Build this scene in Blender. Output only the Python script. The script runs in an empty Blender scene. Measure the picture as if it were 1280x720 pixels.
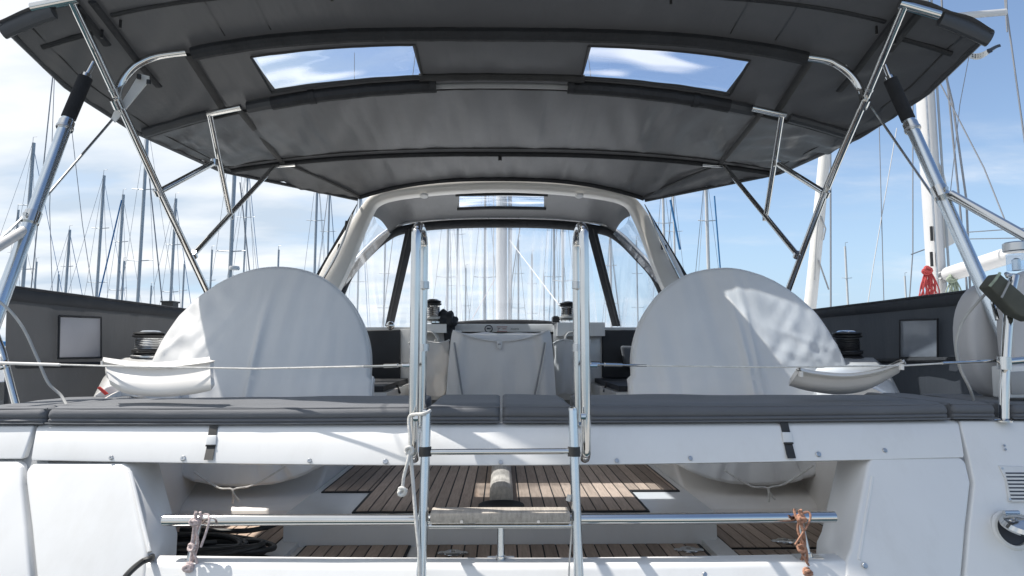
import bpy, bmesh, math, random
from mathutils import Vector, Matrix, noise
random.seed(7)
R = math.radians
scene = bpy.context.scene
COL = scene.collection

# ------------------------------------------------------------------ camera
CZ = 1.7                       # eye height above the water
F = 800.0                      # focal length in photo pixels (1280 wide)
PITCH = math.atan(75.0 / F); YAW = -math.atan(13.0 / F)
cam_d = bpy.data.cameras.new('camera'); cam = bpy.data.objects.new('camera', cam_d)
COL.objects.link(cam); scene.camera = cam
cam_d.sensor_width = 36; cam_d.lens = F / 1280 * 36
cam_d.clip_start = 0.02; cam_d.clip_end = 9000
cam.location = (0, 0, CZ); cam.rotation_euler = (math.pi / 2 + PITCH, 0, YAW)
cam_m = Matrix.Rotation(YAW, 3, 'Z') @ Matrix.Rotation(math.pi / 2 + PITCH, 3, 'X')
scene.render.resolution_x = 1024; scene.render.resolution_y = 576
scene.view_settings.view_transform = 'Standard'; scene.view_settings.look = 'None'
scene.view_settings.exposure = 0.56; scene.view_settings.gamma = 1

# ------------------------------------------------------------------ sun and sky
SUNV = Vector((-0.55, 0.155, 1.0)).normalized()          # towards the sun
SUN_EL = math.asin(SUNV.z); SUN_ROT = math.atan2(SUNV.x, SUNV.y)
sl = bpy.data.lights.new('sun', 'SUN'); sl.energy = 4.4; sl.angle = R(0.5); sl.color = (1, .95, .88)
so = bpy.data.objects.new('sun', sl); COL.objects.link(so)
so.rotation_euler = SUNV.to_track_quat('Z', 'Y').to_euler(); so.location = (-4, 2, 12)
world = bpy.data.worlds.new('World'); scene.world = world; world.use_nodes = True
wn = world.node_tree; wn.nodes.clear()
def wnode(t, **k):
    n = wn.nodes.new(t)
    for a, b in k.items(): setattr(n, a, b)
    return n
wl = wn.links.new
sky = wnode('ShaderNodeTexSky', sky_type='NISHITA', sun_disc=False, sun_elevation=SUN_EL, sun_rotation=SUN_ROT,
            air_density=1.0, dust_density=0.5, ozone_density=2.0)
tc = wnode('ShaderNodeTexCoord'); sep = wnode('ShaderNodeSeparateXYZ'); wl(tc.outputs['Generated'], sep.inputs[0])
# planar cloud layer: direction projected on a flat sheet of cloud overhead
zc = wnode('ShaderNodeMath', operation='MAXIMUM'); wl(sep.outputs[2], zc.inputs[0]); zc.inputs[1].default_value = 0.0
za = wnode('ShaderNodeMath', operation='ADD'); wl(zc.outputs[0], za.inputs[0]); za.inputs[1].default_value = 0.16
dx = wnode('ShaderNodeMath', operation='DIVIDE'); wl(sep.outputs[0], dx.inputs[0]); wl(za.outputs[0], dx.inputs[1])
dy = wnode('ShaderNodeMath', operation='DIVIDE'); wl(sep.outputs[1], dy.inputs[0]); wl(za.outputs[0], dy.inputs[1])
cv = wnode('ShaderNodeCombineXYZ'); wl(dx.outputs[0], cv.inputs[0]); wl(dy.outputs[0], cv.inputs[1])
n1 = wnode('ShaderNodeTexNoise'); n1.inputs['Scale'].default_value = 1.05; n1.inputs['Detail'].default_value = 8
n1.inputs['Roughness'].default_value = 0.58; n1.inputs['Distortion'].default_value = 0.35
mp = wnode('ShaderNodeMapping'); mp.inputs['Location'].default_value = (3.1, 1.7, 0); mp.inputs['Rotation'].default_value = (0, 0, .5); mp.inputs['Scale'].default_value = (.7, 1.25, 1)
wl(cv.outputs[0], mp.inputs[0]); wl(mp.outputs[0], n1.inputs['Vector'])
# cloud bank to the west (left), clearing to the east
bank = wnode('ShaderNodeMapRange'); bank.inputs['From Min'].default_value = 0.35; bank.inputs['From Max'].default_value = -0.45
bank.inputs['To Min'].default_value = -0.10; bank.inputs['To Max'].default_value = 0.27
wl(sep.outputs[0], bank.inputs['Value'])
ad = wnode('ShaderNodeMath', operation='ADD'); wl(n1.outputs['Fac'], ad.inputs[0]); wl(bank.outputs[0], ad.inputs[1])
cr = wnode('ShaderNodeMapRange', interpolation_type='SMOOTHSTEP'); cr.inputs['From Min'].default_value = 0.42; cr.inputs['From Max'].default_value = 0.74
wl(ad.outputs[0], cr.inputs['Value'])
n2 = wnode('ShaderNodeTexNoise'); n2.inputs['Scale'].default_value = 1.7; n2.inputs['Detail'].default_value = 6
wl(mp.outputs[0], n2.inputs['Vector'])
cc = wnode('ShaderNodeValToRGB'); cc.color_ramp.elements[0].position = .36; cc.color_ramp.elements[0].color = (3.4, 4.0, 4.7, 1)
cc.color_ramp.elements[1].position = .58; cc.color_ramp.elements[1].color = (5.6, 5.75, 5.9, 1)
wl(n2.outputs['Fac'], cc.inputs['Fac'])
skm = wnode('ShaderNodeMix', data_type='RGBA', blend_type='MIX')
skd = wnode('ShaderNodeMix', data_type='RGBA', blend_type='MULTIPLY'); skd.inputs[0].default_value = 1
wl(sky.outputs[0], skd.inputs[6]); skd.inputs[7].default_value = (1.0, .97, .95, 1)
cf = wnode('ShaderNodeMath', operation='MULTIPLY'); wl(cr.outputs[0], cf.inputs[0]); cf.inputs[1].default_value = .93
wl(cf.outputs[0], skm.inputs[0]); wl(skd.outputs[2], skm.inputs[6]); wl(cc.outputs[0], skm.inputs[7])
hz_ = wnode('ShaderNodeMapRange', interpolation_type='SMOOTHSTEP'); hz_.inputs['From Min'].default_value = .30; hz_.inputs['From Max'].default_value = -.02
hz_.inputs['To Min'].default_value = 0; hz_.inputs['To Max'].default_value = .85; wl(sep.outputs[2], hz_.inputs['Value'])
hm = wnode('ShaderNodeMix', data_type='RGBA', blend_type='MIX'); wl(hz_.outputs[0], hm.inputs[0]); wl(skd.outputs[2], hm.inputs[6]); hm.inputs[7].default_value = (2.5, 3.6, 5.0, 1)
wl(hm.outputs[2], skm.inputs[6])
bg = wnode('ShaderNodeBackground'); bg.inputs['Strength'].default_value = 0.125
wl(skm.outputs[2], bg.inputs['Color'])
wo = wnode('ShaderNodeOutputWorld'); wl(bg.outputs[0], wo.inputs['Surface'])

# ------------------------------------------------------------------ helpers
def ray(px, py):
    return cam_m @ Vector((px - 640, 360 - py, -F))
def P(px, py, d):              # the point seen at (px,py) at distance d along the boat's axis
    v = ray(px, py); return Vector((v.x * d / v.y, d, CZ + v.z * d / v.y))
def PZ(px, py, z):             # the point seen at (px,py) on the level z (relative to the eye)
    v = ray(px, py); k = z / v.z; return Vector((v.x * k, v.y * k, CZ + z))
def W(x, d, z): return Vector((x, d, CZ + z))
def sternd(x, z): return 1.80 + 0.55 * (z + 0.21) + 0.06 * x * x
def PS(px, py, off=0.0):       # the point on the raked, slightly rounded transom
    d = 1.75
    for _ in range(12):
        p = P(px, py, d); d = sternd(p.x, p.z - CZ) + off
    return P(px, py, d)

def node_mat(name, base=(.8, .8, .8), rough=.5, metal=0.0, var=0.0, vscale=8.0, bump=0.0, bscale=60.0, spec=.5,
             coat=0.0, stretch=(1, 1, 1), bump2=0.0, b2scale=6.0, b2stretch=(1, 1, 1), dirt=0.0, sheen=0.0, rvar=0.0):
    m = bpy.data.materials.new(name); m.use_nodes = True
    nt = m.node_tree; b = nt.nodes['Principled BSDF']; L = nt.links.new
    b.inputs['Base Color'].default_value = (*base, 1); b.inputs['Roughness'].default_value = rough
    b.inputs['Metallic'].default_value = metal; b.inputs['Specular IOR Level'].default_value = spec
    b.inputs['Coat Weight'].default_value = coat; b.inputs['Coat Roughness'].default_value = .08
    b.inputs['Sheen Weight'].default_value = sheen
    t = nt.nodes.new('ShaderNodeTexCoord')
    def noisef(sc, st, det=6, w=.55):
        mpn = nt.nodes.new('ShaderNodeMapping'); mpn.inputs['Scale'].default_value = st
        L(t.outputs['Object'], mpn.inputs[0])
        n = nt.nodes.new('ShaderNodeTexNoise'); n.inputs['Scale'].default_value = sc; n.inputs['Detail'].default_value = det
        n.inputs['Roughness'].default_value = w; L(mpn.outputs[0], n.inputs['Vector']); return n
    if var or dirt:
        n = noisef(vscale, stretch)
        r = nt.nodes.new('ShaderNodeValToRGB'); r.color_ramp.elements[0].position = .3; r.color_ramp.elements[1].position = .7
        r.color_ramp.elements[0].color = tuple(c * (1 - var) for c in base) + (1,)
        r.color_ramp.elements[1].color = tuple(min(1, c * (1 + var)) for c in base) + (1,)
        L(n.outputs['Fac'], r.inputs['Fac']); out = r.outputs[0]
        if dirt:
            n3 = noisef(vscale * 2.7, (1, 1, .35), 9, .7)
            r3 = nt.nodes.new('ShaderNodeMapRange'); r3.inputs['From Min'].default_value = .5; r3.inputs['From Max'].default_value = .8
            L(n3.outputs['Fac'], r3.inputs['Value'])
            mu = nt.nodes.new('ShaderNodeMath'); mu.operation = 'MULTIPLY'; mu.inputs[1].default_value = dirt; L(r3.outputs[0], mu.inputs[0])
            mx = nt.nodes.new('ShaderNodeMix'); mx.data_type = 'RGBA'; L(mu.outputs[0], mx.inputs[0]); L(out, mx.inputs[6])
            mx.inputs[7].default_value = (base[0] * .62, base[1] * .58, base[2] * .52, 1); out = mx.outputs[2]
        L(out, b.inputs['Base Color'])
    if rvar:
        n = noisef(vscale * 1.9, (1, 1, 1), 8, .65)
        r = nt.nodes.new('ShaderNodeMapRange'); r.inputs['To Min'].default_value = max(.02, rough - rvar); r.inputs['To Max'].default_value = rough + rvar
        L(n.outputs['Fac'], r.inputs['Value']); L(r.outputs[0], b.inputs['Roughness'])
    last = None
    if bump2:
        n = noisef(b2scale, b2stretch, 3, .5); bb = nt.nodes.new('ShaderNodeBump'); bb.inputs['Strength'].default_value = bump2
        bb.inputs['Distance'].default_value = .02; L(n.outputs['Fac'], bb.inputs['Height']); last = bb
    if bump:
        n = noisef(bscale, (1, 1, 1), 4); bb = nt.nodes.new('ShaderNodeBump'); bb.inputs['Strength'].default_value = bump
        bb.inputs['Distance'].default_value = .002; L(n.outputs['Fac'], bb.inputs['Height'])
        if last: L(last.outputs[0], bb.inputs['Normal'])
        last = bb
    if last: L(last.outputs[0], b.inputs['Normal'])
    return m

def add_translucent(m, col, w):
    nt = m.node_tree; b = nt.nodes['Principled BSDF']; o = nt.nodes['Material Output']
    t = nt.nodes.new('ShaderNodeBsdfTranslucent'); t.inputs[0].default_value = (*col, 1); x = nt.nodes.new('ShaderNodeMixShader'); x.inputs[0].default_value = w
    nt.links.new(b.outputs[0], x.inputs[1]); nt.links.new(t.outputs[0], x.inputs[2]); nt.links.new(x.outputs[0], o.inputs[0])
def clear_mat(name, tint=(.93, .95, .97), white=.12, refl_streak=.25, sscale=9, sst=(2.4, .04, .11), rough=.03):
    m = bpy.data.materials.new(name); m.use_nodes = True; nt = m.node_tree; nt.nodes.clear(); L = nt.links.new
    tr = nt.nodes.new('ShaderNodeBsdfTransparent'); tr.inputs[0].default_value = (*tint, 1)
    gl = nt.nodes.new('ShaderNodeBsdfGlossy'); gl.inputs['Roughness'].default_value = rough; gl.inputs['Color'].default_value = (.9, .93, .96, 1)
    fr = nt.nodes.new('ShaderNodeLayerWeight'); fr.inputs['Blend'].default_value = .5
    fp = nt.nodes.new('ShaderNodeMath'); fp.operation = 'POWER'; fp.inputs[1].default_value = 3.5; L0 = nt.links.new; L0(fr.outputs['Facing'], fp.inputs[0])
    fm = nt.nodes.new('ShaderNodeMath'); fm.operation = 'MULTIPLY_ADD'; fm.inputs[1].default_value = .55; fm.inputs[2].default_value = .05; L0(fp.outputs[0], fm.inputs[0])
    t = nt.nodes.new('ShaderNodeTexCoord'); mpn = nt.nodes.new('ShaderNodeMapping'); mpn.inputs['Scale'].default_value = sst
    mpn.inputs['Rotation'].default_value = (0, .12, 0)
    L(t.outputs['Object'], mpn.inputs[0]); n = nt.nodes.new('ShaderNodeTexNoise'); n.inputs['Scale'].default_value = sscale
    n.inputs['Detail'].default_value = 1.3; n.inputs['Distortion'].default_value = 0; L(mpn.outputs[0], n.inputs['Vector'])
    bp = nt.nodes.new('ShaderNodeBump'); bp.inputs['Strength'].default_value = .5; bp.inputs['Distance'].default_value = .03
    L(n.outputs['Fac'], bp.inputs['Height']); L(bp.outputs[0], gl.inputs['Normal']); L(bp.outputs[0], fr.inputs['Normal'])
    m1 = nt.nodes.new('ShaderNodeMixShader'); L(fm.outputs[0], m1.inputs[0]); L(tr.outputs[0], m1.inputs[1]); L(gl.outputs[0], m1.inputs[2])
    df = nt.nodes.new('ShaderNodeBsdfDiffuse'); df.inputs[0].default_value = (.85, .87, .9, 1)
    tl = nt.nodes.new('ShaderNodeBsdfTranslucent'); tl.inputs[0].default_value = (.9, .92, .95, 1)
    ms = nt.nodes.new('ShaderNodeMixShader'); ms.inputs[0].default_value = .6; L(df.outputs[0], ms.inputs[1]); L(tl.outputs[0], ms.inputs[2])
    mr = nt.nodes.new('ShaderNodeMapRange'); mr.interpolation_type = 'SMOOTHSTEP'; mr.inputs['From Min'].default_value = .5; mr.inputs['From Max'].default_value = .72
    mr.inputs['To Min'].default_value = white; mr.inputs['To Max'].default_value = white + refl_streak  # whitish noise streaks painted in as reflections on the vinyl
    L(n.outputs['Fac'], mr.inputs['Value'])
    m2 = nt.nodes.new('ShaderNodeMixShader'); L(mr.outputs[0], m2.inputs[0]); L(m1.outputs[0], m2.inputs[1]); L(ms.outputs[0], m2.inputs[2])
    o = nt.nodes.new('ShaderNodeOutputMaterial'); L(m2.outputs[0], o.inputs[0]); return m

def teak_mat(name, base, var=.25):
    m = bpy.data.materials.new(name); m.use_nodes = True; nt = m.node_tree; b = nt.nodes['Principled BSDF']; L = nt.links.new
    t = nt.nodes.new('ShaderNodeTexCoord'); oi = nt.nodes.new('ShaderNodeObjectInfo')
    va = nt.nodes.new('ShaderNodeVectorMath'); va.operation = 'ADD'; L(t.outputs['Object'], va.inputs[0]); L(oi.outputs['Random'], va.inputs[1])
    mpn = nt.nodes.new('ShaderNodeMapping'); mpn.inputs['Scale'].default_value = (14, 1.2, 6); L(va.outputs[0], mpn.inputs[0])
    n = nt.nodes.new('ShaderNodeTexNoise'); n.inputs['Scale'].default_value = 9; n.inputs['Detail'].default_value = 8; n.inputs['Roughness'].default_value = .7
    L(mpn.outputs[0], n.inputs['Vector'])
    r = nt.nodes.new('ShaderNodeValToRGB'); r.color_ramp.elements[0].position = .3; r.color_ramp.elements[1].position = .72
    r.color_ramp.elements[0].color = tuple(c * (1 - var) for c in base) + (1,); r.color_ramp.elements[1].color = tuple(c * (1 + var) for c in base) + (1,)
    L(n.outputs['Fac'], r.inputs['Fac'])
    mr = nt.nodes.new('ShaderNodeMapRange'); mr.inputs['To Min'].default_value = .72; mr.inputs['To Max'].default_value = 1.25; L(oi.outputs['Random'], mr.inputs['Value'])
    mx = nt.nodes.new('ShaderNodeVectorMath'); mx.operation = 'SCALE'; L(r.outputs[0], mx.inputs[0]); L(mr.outputs[0], mx.inputs['Scale'])
    L(mx.outputs[0], b.inputs['Base Color']); b.inputs['Roughness'].default_value = .78
    bp = nt.nodes.new('ShaderNodeBump'); bp.inputs['Strength'].default_value = .35; bp.inputs['Distance'].default_value = .002
    L(n.outputs['Fac'], bp.inputs['Height']); L(bp.outputs[0], b.inputs['Normal']); return m

M = {}
M['gel'] = node_mat('gelcoat', (.74, .74, .73), .24, var=.03, vscale=3, coat=.3, dirt=.2, rvar=.08, bump2=.05, b2scale=3)
M['gelbounce'] = node_mat('gelcoat_inner_bounce_tint', (.82, .78, .73), .42, var=.05, vscale=3, dirt=.12, bump2=.12, b2scale=4)  # white gelcoat; warm bounce light off teak and sun is tinted into the colour
M['nonskid'] = node_mat('nonskid', (.60, .61, .61), .6, var=.04, vscale=6, bump=.5, bscale=220, dirt=.12)
M['arch'] = node_mat('arch_gelcoat', (.78, .76, .72), .35, var=.04, vscale=4, dirt=.1, coat=.2)
M['steel'] = node_mat('stainless', (.62, .62, .61), .11, metal=1, var=.03, vscale=14, rvar=.03, dirt=.05)
M['steeldull'] = node_mat('brushed_steel', (.55, .56, .57), .3, metal=1, var=.12, vscale=20, rvar=.1)
M['alu'] = node_mat('anodised_tube', (.60, .65, .69), .24, metal=1, var=.03, vscale=12, rvar=.03)
M['canopy'] = node_mat('canopy_canvas', (.050, .054, .061), .40, var=.10, vscale=2.2, bump=.35, bscale=420, spec=.5, bump2=.55, b2scale=2.2, b2stretch=(3.0, .7, 1), sheen=.1)
M['sleeve'] = node_mat('black_sleeve', (.018, .020, .024), .7, var=.25, vscale=9, bump=.5, bscale=200, bump2=.5, b2scale=14, b2stretch=(2, 1, 1))
M['seam'] = node_mat('seam_tape', (.035, .036, .038), .75, var=.2, vscale=20)
M['wcloth'] = node_mat('weather_cloth_canvas', (.042, .047, .056), .8, var=.12, vscale=4, bump=.4, bscale=400, bump2=.5, b2scale=3, b2stretch=(1, 3, .5))
M['cover'] = node_mat('white_cover_vinyl', (.79, .79, .78), .5, var=.04, vscale=3, bump=.25, bscale=300, bump2=.25, b2scale=3.5, b2stretch=(2.2, 1, .8), dirt=.08)
M['cushion'] = node_mat('cushion_fabric', (.112, .118, .130), .72, var=.09, vscale=5, bump=.5, bscale=450, bump2=.35, b2scale=5, b2stretch=(.6, 2, 3), sheen=.1)
M['darkcushion'] = node_mat('dark_cushion', (.02, .022, .026), .6, var=.2, vscale=6, bump=.4, bscale=300)
M['black'] = node_mat('black_plastic', (.02, .02, .021), .42, var=.2, vscale=20, rvar=.1)
M['rubber'] = node_mat('black_rubber', (.028, .028, .027), .5, var=.3, vscale=30, rvar=.15)
M['foam'] = node_mat('black_foam', (.016, .017, .02), .95, var=.2, vscale=40, bump=.9, bscale=160)
M['caulk'] = node_mat('caulk', (.012, .012, .013), .7, var=.2, vscale=30)
M['teak'] = teak_mat('teak', (.42, .32, .25))
M['teakgrey'] = teak_mat('teak_weathered', (.50, .45, .39), .3)
M['plastic'] = node_mat('cream_plastic', (.70, .68, .65), .38, var=.03, vscale=5, dirt=.1, coat=.15)
M['lbuoy'] = node_mat('grey_white_vinyl', (.50, .50, .51), .5, var=.06, vscale=5, bump2=.3, b2scale=5, dirt=.1)
M['ropew'] = node_mat('white_rope', (.62, .61, .58), .85, var=.15, vscale=60, bump=1.0, bscale=180)
M['ropeb'] = node_mat('brown_rope', (.34, .18, .12), .85, var=.5, vscale=70, bump=1.0, bscale=160)
M['roper'] = node_mat('red_rope', (.42, .06, .06), .85, var=.35, vscale=60, bump=1, bscale=160)
M['ropep'] = node_mat('pink_flecked_rope', (.56, .46, .44), .85, var=.35, vscale=120, bump=1, bscale=180)
M['ropeg'] = node_mat('green_grey_rope', (.28, .33, .26), .85, var=.3, vscale=60, bump=1, bscale=160)
M['cable'] = node_mat('grey_cable', (.38, .38, .37), .5, var=.1, vscale=20)
M['red'] = node_mat('red_webbing', (.55, .05, .04), .7, var=.2, vscale=20)
M['olive'] = node_mat('olive_canvas', (.075, .078, .065), .8, var=.2, vscale=12, bump=.5, bscale=200)
M['clear'] = clear_mat('clear_window_vinyl', white=.13, refl_streak=.28, sscale=8)
M['clearroof'] = clear_mat('clear_roof_vinyl', tint=(.80, .88, .97), white=.04, refl_streak=.55, sscale=3.2, sst=(.6, 2.2, 1))
M['smoke'] = node_mat('window_vinyl_pale', (.62, .62, .66), .3, var=.08, vscale=5, bump2=.5, b2scale=5)
M['smokedark'] = node_mat('window_vinyl_dark', (.20, .22, .25), .25, var=.12, vscale=5, bump2=.5, b2scale=5)
M['mast'] = node_mat('mast_anodised', (.33, .36, .39), .4, metal=.5, var=.08, vscale=3)
M['mastw'] = node_mat('mast_white', (.6, .6, .6), .4, var=.04, vscale=3)
M['wire'] = node_mat('rigging_wire', (.27, .28, .30), .45, metal=.4)
M['wirew'] = node_mat('rigging_rope_white', (.6, .6, .6), .8)
M['wireb'] = node_mat('rigging_blue', (.05, .20, .42), .8)
M['hull'] = node_mat('far_hull', (.70, .71, .72), .3, var=.05, vscale=.6)
M['hullb'] = node_mat('navy_hull', (.03, .05, .10), .25, var=.1, vscale=.6)
M['glass'] = node_mat('dark_window', (.02, .025, .03), .08, spec=.6)
M['sail'] = node_mat('furled_sail', (.68, .67, .64), .8, var=.06, vscale=2, bump2=.4, b2scale=6)
M['ink'] = node_mat('dark_ink', (.04, .045, .06), .6)
M['inkred'] = node_mat('red_ink', (.35, .10, .10), .6)
M['vent'] = node_mat('vent_white', (.66, .67, .67), .35, var=.04, vscale=6)
M['mattrim'] = node_mat('grey_trim', (.30, .31, .32), .5, var=.08, vscale=9)

add_translucent(M['canopy'], (.08, .083, .088), .10); add_translucent(M['wcloth'], (.20, .205, .215), .16)
add_translucent(M['smoke'], (.85, .85, .87), .5); add_translucent(M['cover'], (.75, .70, .64), .10)
def wloc(o):
    v = Vector((0, 0, 0))
    while o is not None: v += o.location; o = o.parent
    return v
def tag(o, label=None, cat=None, group=None, kind=None):
    if label: o['label'] = label
    if cat: o['category'] = cat
    if group: o['group'] = group
    if kind: o['kind'] = kind
    return o
def thing(name, loc, label, cat, group=None):
    o = bpy.data.objects.new(name, None); o.empty_display_size = .1; COL.objects.link(o); o.location = loc
    return tag(o, label, cat, group)
def link_bm(name, bm, mat, parent=None, smooth=False, label=None, angle=35, loc=None):
    me = bpy.data.meshes.new(name)
    base = wloc(parent) if parent is not None else Vector((0, 0, 0))
    o = bpy.data.objects.new(name, me); COL.objects.link(o)
    if parent is not None: o.parent = parent
    off = Vector(loc) if loc is not None else base
    if parent is not None: o.location = off - base
    else: o.location = off
    bmesh.ops.translate(bm, verts=bm.verts, vec=-off)
    bmesh.ops.recalc_face_normals(bm, faces=bm.faces)
    bm.to_mesh(me); bm.free()
    if smooth:
        for p in me.polygons: p.use_smooth = True
        me.set_sharp_from_angle(angle=R(angle))
    me.materials.append(mat if not isinstance(mat, str) else M[mat])
    if label: o['label'] = label
    return o
# --- bmesh primitives in world coordinates
def add_box(bm, lo, hi):
    vs = [bm.verts.new((x, y, z)) for x in (lo[0], hi[0]) for y in (lo[1], hi[1]) for z in (lo[2], hi[2])]
    for f in ((0, 1, 3, 2), (4, 6, 7, 5), (0, 4, 5, 1), (2, 3, 7, 6), (0, 2, 6, 4), (1, 5, 7, 3)): bm.faces.new([vs[i] for i in f])
    return vs
def bevel_all(bm, off, seg=2, angle=30):
    es = [e for e in bm.edges if len(e.link_faces) == 2 and e.calc_face_angle(0) > R(angle)]
    bmesh.ops.bevel(bm, geom=es, offset=off, segments=seg, affect='EDGES', profile=.5, clamp_overlap=True)
def box_bm(lo, hi, bev=0, seg=2):
    bm = bmesh.new(); add_box(bm, lo, hi)
    if bev: bevel_all(bm, bev, seg)
    return bm
def smoothpath(pts, n=6):
    out = []; k = len(pts)
    for i in range(k - 1):
        p0 = pts[max(i - 1, 0)]; p1 = pts[i]; p2 = pts[i + 1]; p3 = pts[min(i + 2, k - 1)]
        for j in range(n):
            t = j / n
            out.append(.5 * ((2 * p1) + (p2 - p0) * t + (2 * p0 - 5 * p1 + 4 * p2 - p3) * t * t + (3 * p1 - p0 - 3 * p2 + p3) * t ** 3))
    out.append(pts[-1]); return out
def add_tube(bm, pts, r, seg=12, sm=0, flat=None, cap=True):
    pts = [Vector(p) for p in pts]
    if sm: pts = smoothpath(pts, sm)
    n = len(pts); rr = r if isinstance(r, (list, tuple)) else None
    prev = None; rings = []
    for i, p in enumerate(pts):
        t = (pts[min(i + 1, n - 1)] - pts[max(i - 1, 0)]).normalized()
        if prev is None:
            up = Vector((0, 0, 1)) if abs(t.z) < .9 else Vector((0, 1, 0))
            a = t.cross(up).normalized()
        else: a = (prev - t * prev.dot(t)).normalized()
        prev = a; b = t.cross(a).normalized()
        ri = (rr[0] + (rr[1] - rr[0]) * i / (n - 1)) if rr else r
        ra, rb = (ri, ri) if flat is None else (ri * flat[0], ri * flat[1])
        rings.append([bm.verts.new(p + a * ra * math.cos(2 * math.pi * k / seg) + b * rb * math.sin(2 * math.pi * k / seg)) for k in range(seg)])
    for i in range(n - 1):
        for k in range(seg):
            bm.faces.new((rings[i][k], rings[i][(k + 1) % seg], rings[i + 1][(k + 1) % seg], rings[i + 1][k]))
    if cap: bm.faces.new(rings[0][::-1]); bm.faces.new(rings[-1])
def tube(name, pts, r, mat, parent=None, seg=12, sm=0, label=None, flat=None):
    bm = bmesh.new(); add_tube(bm, pts, r, seg, sm, flat); return link_bm(name, bm, mat, parent, True, label)
def add_lathe(bm, c, prof, axis=Vector((0, 0, 1)), seg=24):
    axis = Vector(axis).normalized(); a = axis.orthogonal().normalized(); b = axis.cross(a)
    rings = []
    for r, h in prof:
        rings.append([bm.verts.new(Vector(c) + axis * h + (a * math.cos(2 * math.pi * k / seg) + b * math.sin(2 * math.pi * k / seg)) * max(r, 1e-4)) for k in range(seg)])
    for i in range(len(rings) - 1):
        for k in range(seg): bm.faces.new((rings[i][k], rings[i][(k + 1) % seg], rings[i + 1][(k + 1) % seg], rings[i + 1][k]))
    bm.faces.new(rings[0][::-1]); bm.faces.new(rings[-1])
def lathe(name, c, prof, mat, parent=None, axis=(0, 0, 1), seg=24, label=None):
    bm = bmesh.new(); add_lathe(bm, c, prof, axis, seg); return link_bm(name, bm, mat, parent, True, label)
def slab_bm(pts, vec, bev=0, seg=2):
    bm = bmesh.new(); pts = [Vector(p) for p in pts]; vec = Vector(vec)
    a = [bm.verts.new(p) for p in pts]; b = [bm.verts.new(p + vec) for p in pts]
    bm.faces.new(a); bm.faces.new(b[::-1]); n = len(pts)
    for i in range(n): bm.faces.new((a[i], b[i], b[(i + 1) % n], a[(i + 1) % n]))
    bmesh.ops.recalc_face_normals(bm, faces=bm.faces)
    if bev: bevel_all(bm, bev, seg)
    return bm
def slab(name, pts, vec, mat, parent=None, bev=0, seg=2, smooth=True, label=None):
    return link_bm(name, slab_bm(pts, vec, bev, seg), mat, parent, smooth, label)
def grid_bm(fn, nu, nv, us=None, vs=None, thick=0, skip=None, closeu=False):
    bm = bmesh.new(); us = us or [i / nu for i in range(nu + 1)]; vs = vs or [i / nv for i in range(nv + 1)]
    g = [[bm.verts.new(fn(u, v)) for v in vs] for u in us]
    for i in range(len(us) - 1):
        for j in range(len(vs) - 1):
            if skip and skip((us[i] + us[i + 1]) / 2, (vs[j] + vs[j + 1]) / 2): continue
            bm.faces.new((g[i][j], g[i + 1][j], g[i + 1][j + 1], g[i][j + 1]))
    loose = [v for v in bm.verts if not v.link_faces]; bmesh.ops.delete(bm, geom=loose, context='VERTS')
    if thick:
        bmesh.ops.recalc_face_normals(bm, faces=bm.faces)
        r = bmesh.ops.solidify(bm, geom=bm.faces[:], thickness=thick)
    return bm
def text_obj(name, s, size, origin, xdir, ydir, mat, parent, extrude=.0006):
    cu = bpy.data.curves.new(name, 'FONT'); cu.body = s; cu.size = size; cu.extrude = extrude; cu.align_x = 'CENTER'; cu.align_y = 'CENTER'
    tmp = bpy.data.objects.new('tmp_text', cu); COL.objects.link(tmp)
    me = bpy.data.meshes.new_from_object(tmp.evaluated_get(bpy.context.evaluated_depsgraph_get()))
    bpy.data.objects.remove(tmp); xd = Vector(xdir).normalized(); yd = Vector(ydir).normalized(); zd = xd.cross(yd)
    bm = bmesh.new(); bm.from_mesh(me); bpy.data.meshes.remove(me)
    m4 = Matrix.Translation(Vector(origin)) @ Matrix((xd, yd, zd)).transposed().to_4x4()
    bm.transform(m4); return link_bm(name, bm, mat, parent)
nz = lambda x, y, z: noise.noise(Vector((x, y, z)))
def screw(p, parent, r=.006, nrm=(0, -1, .4)):
    return lathe('screw', p, [(r, 0), (r, .002), (r * .8, .0035), (r * .35, .0035), (r * .35, .001)], 'steeldull', parent, nrm, 12)

# ================================================================== SETTING
bm = bmesh.new(); S = 6000
vs = [bm.verts.new(v) for v in ((-S, -S, 0), (S, -S, 0), (S, S, 0), (-S, S, 0))]; bm.faces.new(vs)
mw = bpy.data.materials.new('harbour_water'); mw.use_nodes = True
b = mw.node_tree.nodes['Principled BSDF']; b.inputs['Base Color'].default_value = (.02, .05, .06, 1); b.inputs['Roughness'].default_value = .08
t = mw.node_tree.nodes.new('ShaderNodeTexCoord'); n = mw.node_tree.nodes.new('ShaderNodeTexNoise'); n.inputs['Scale'].default_value = 2.2; n.inputs['Detail'].default_value = 5
bp = mw.node_tree.nodes.new('ShaderNodeBump'); bp.inputs['Strength'].default_value = .35; bp.inputs['Distance'].default_value = .1
mw.node_tree.links.new(t.outputs['Object'], n.inputs['Vector']); mw.node_tree.links.new(n.outputs['Fac'], bp.inputs['Height']); mw.node_tree.links.new(bp.outputs[0], b.inputs['Normal'])
o = link_bm('water', bm, mw); o['kind'] = 'structure'
# concrete quay the photographer stands on
q = link_bm('quay', box_bm((-40, -6, -1.5), (40, .25, .42), .03), node_mat('concrete', (.36, .35, .33), .85, var=.12, vscale=1.2, bump=.6, bscale=30, dirt=.2)); q['kind'] = 'structure'

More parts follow.
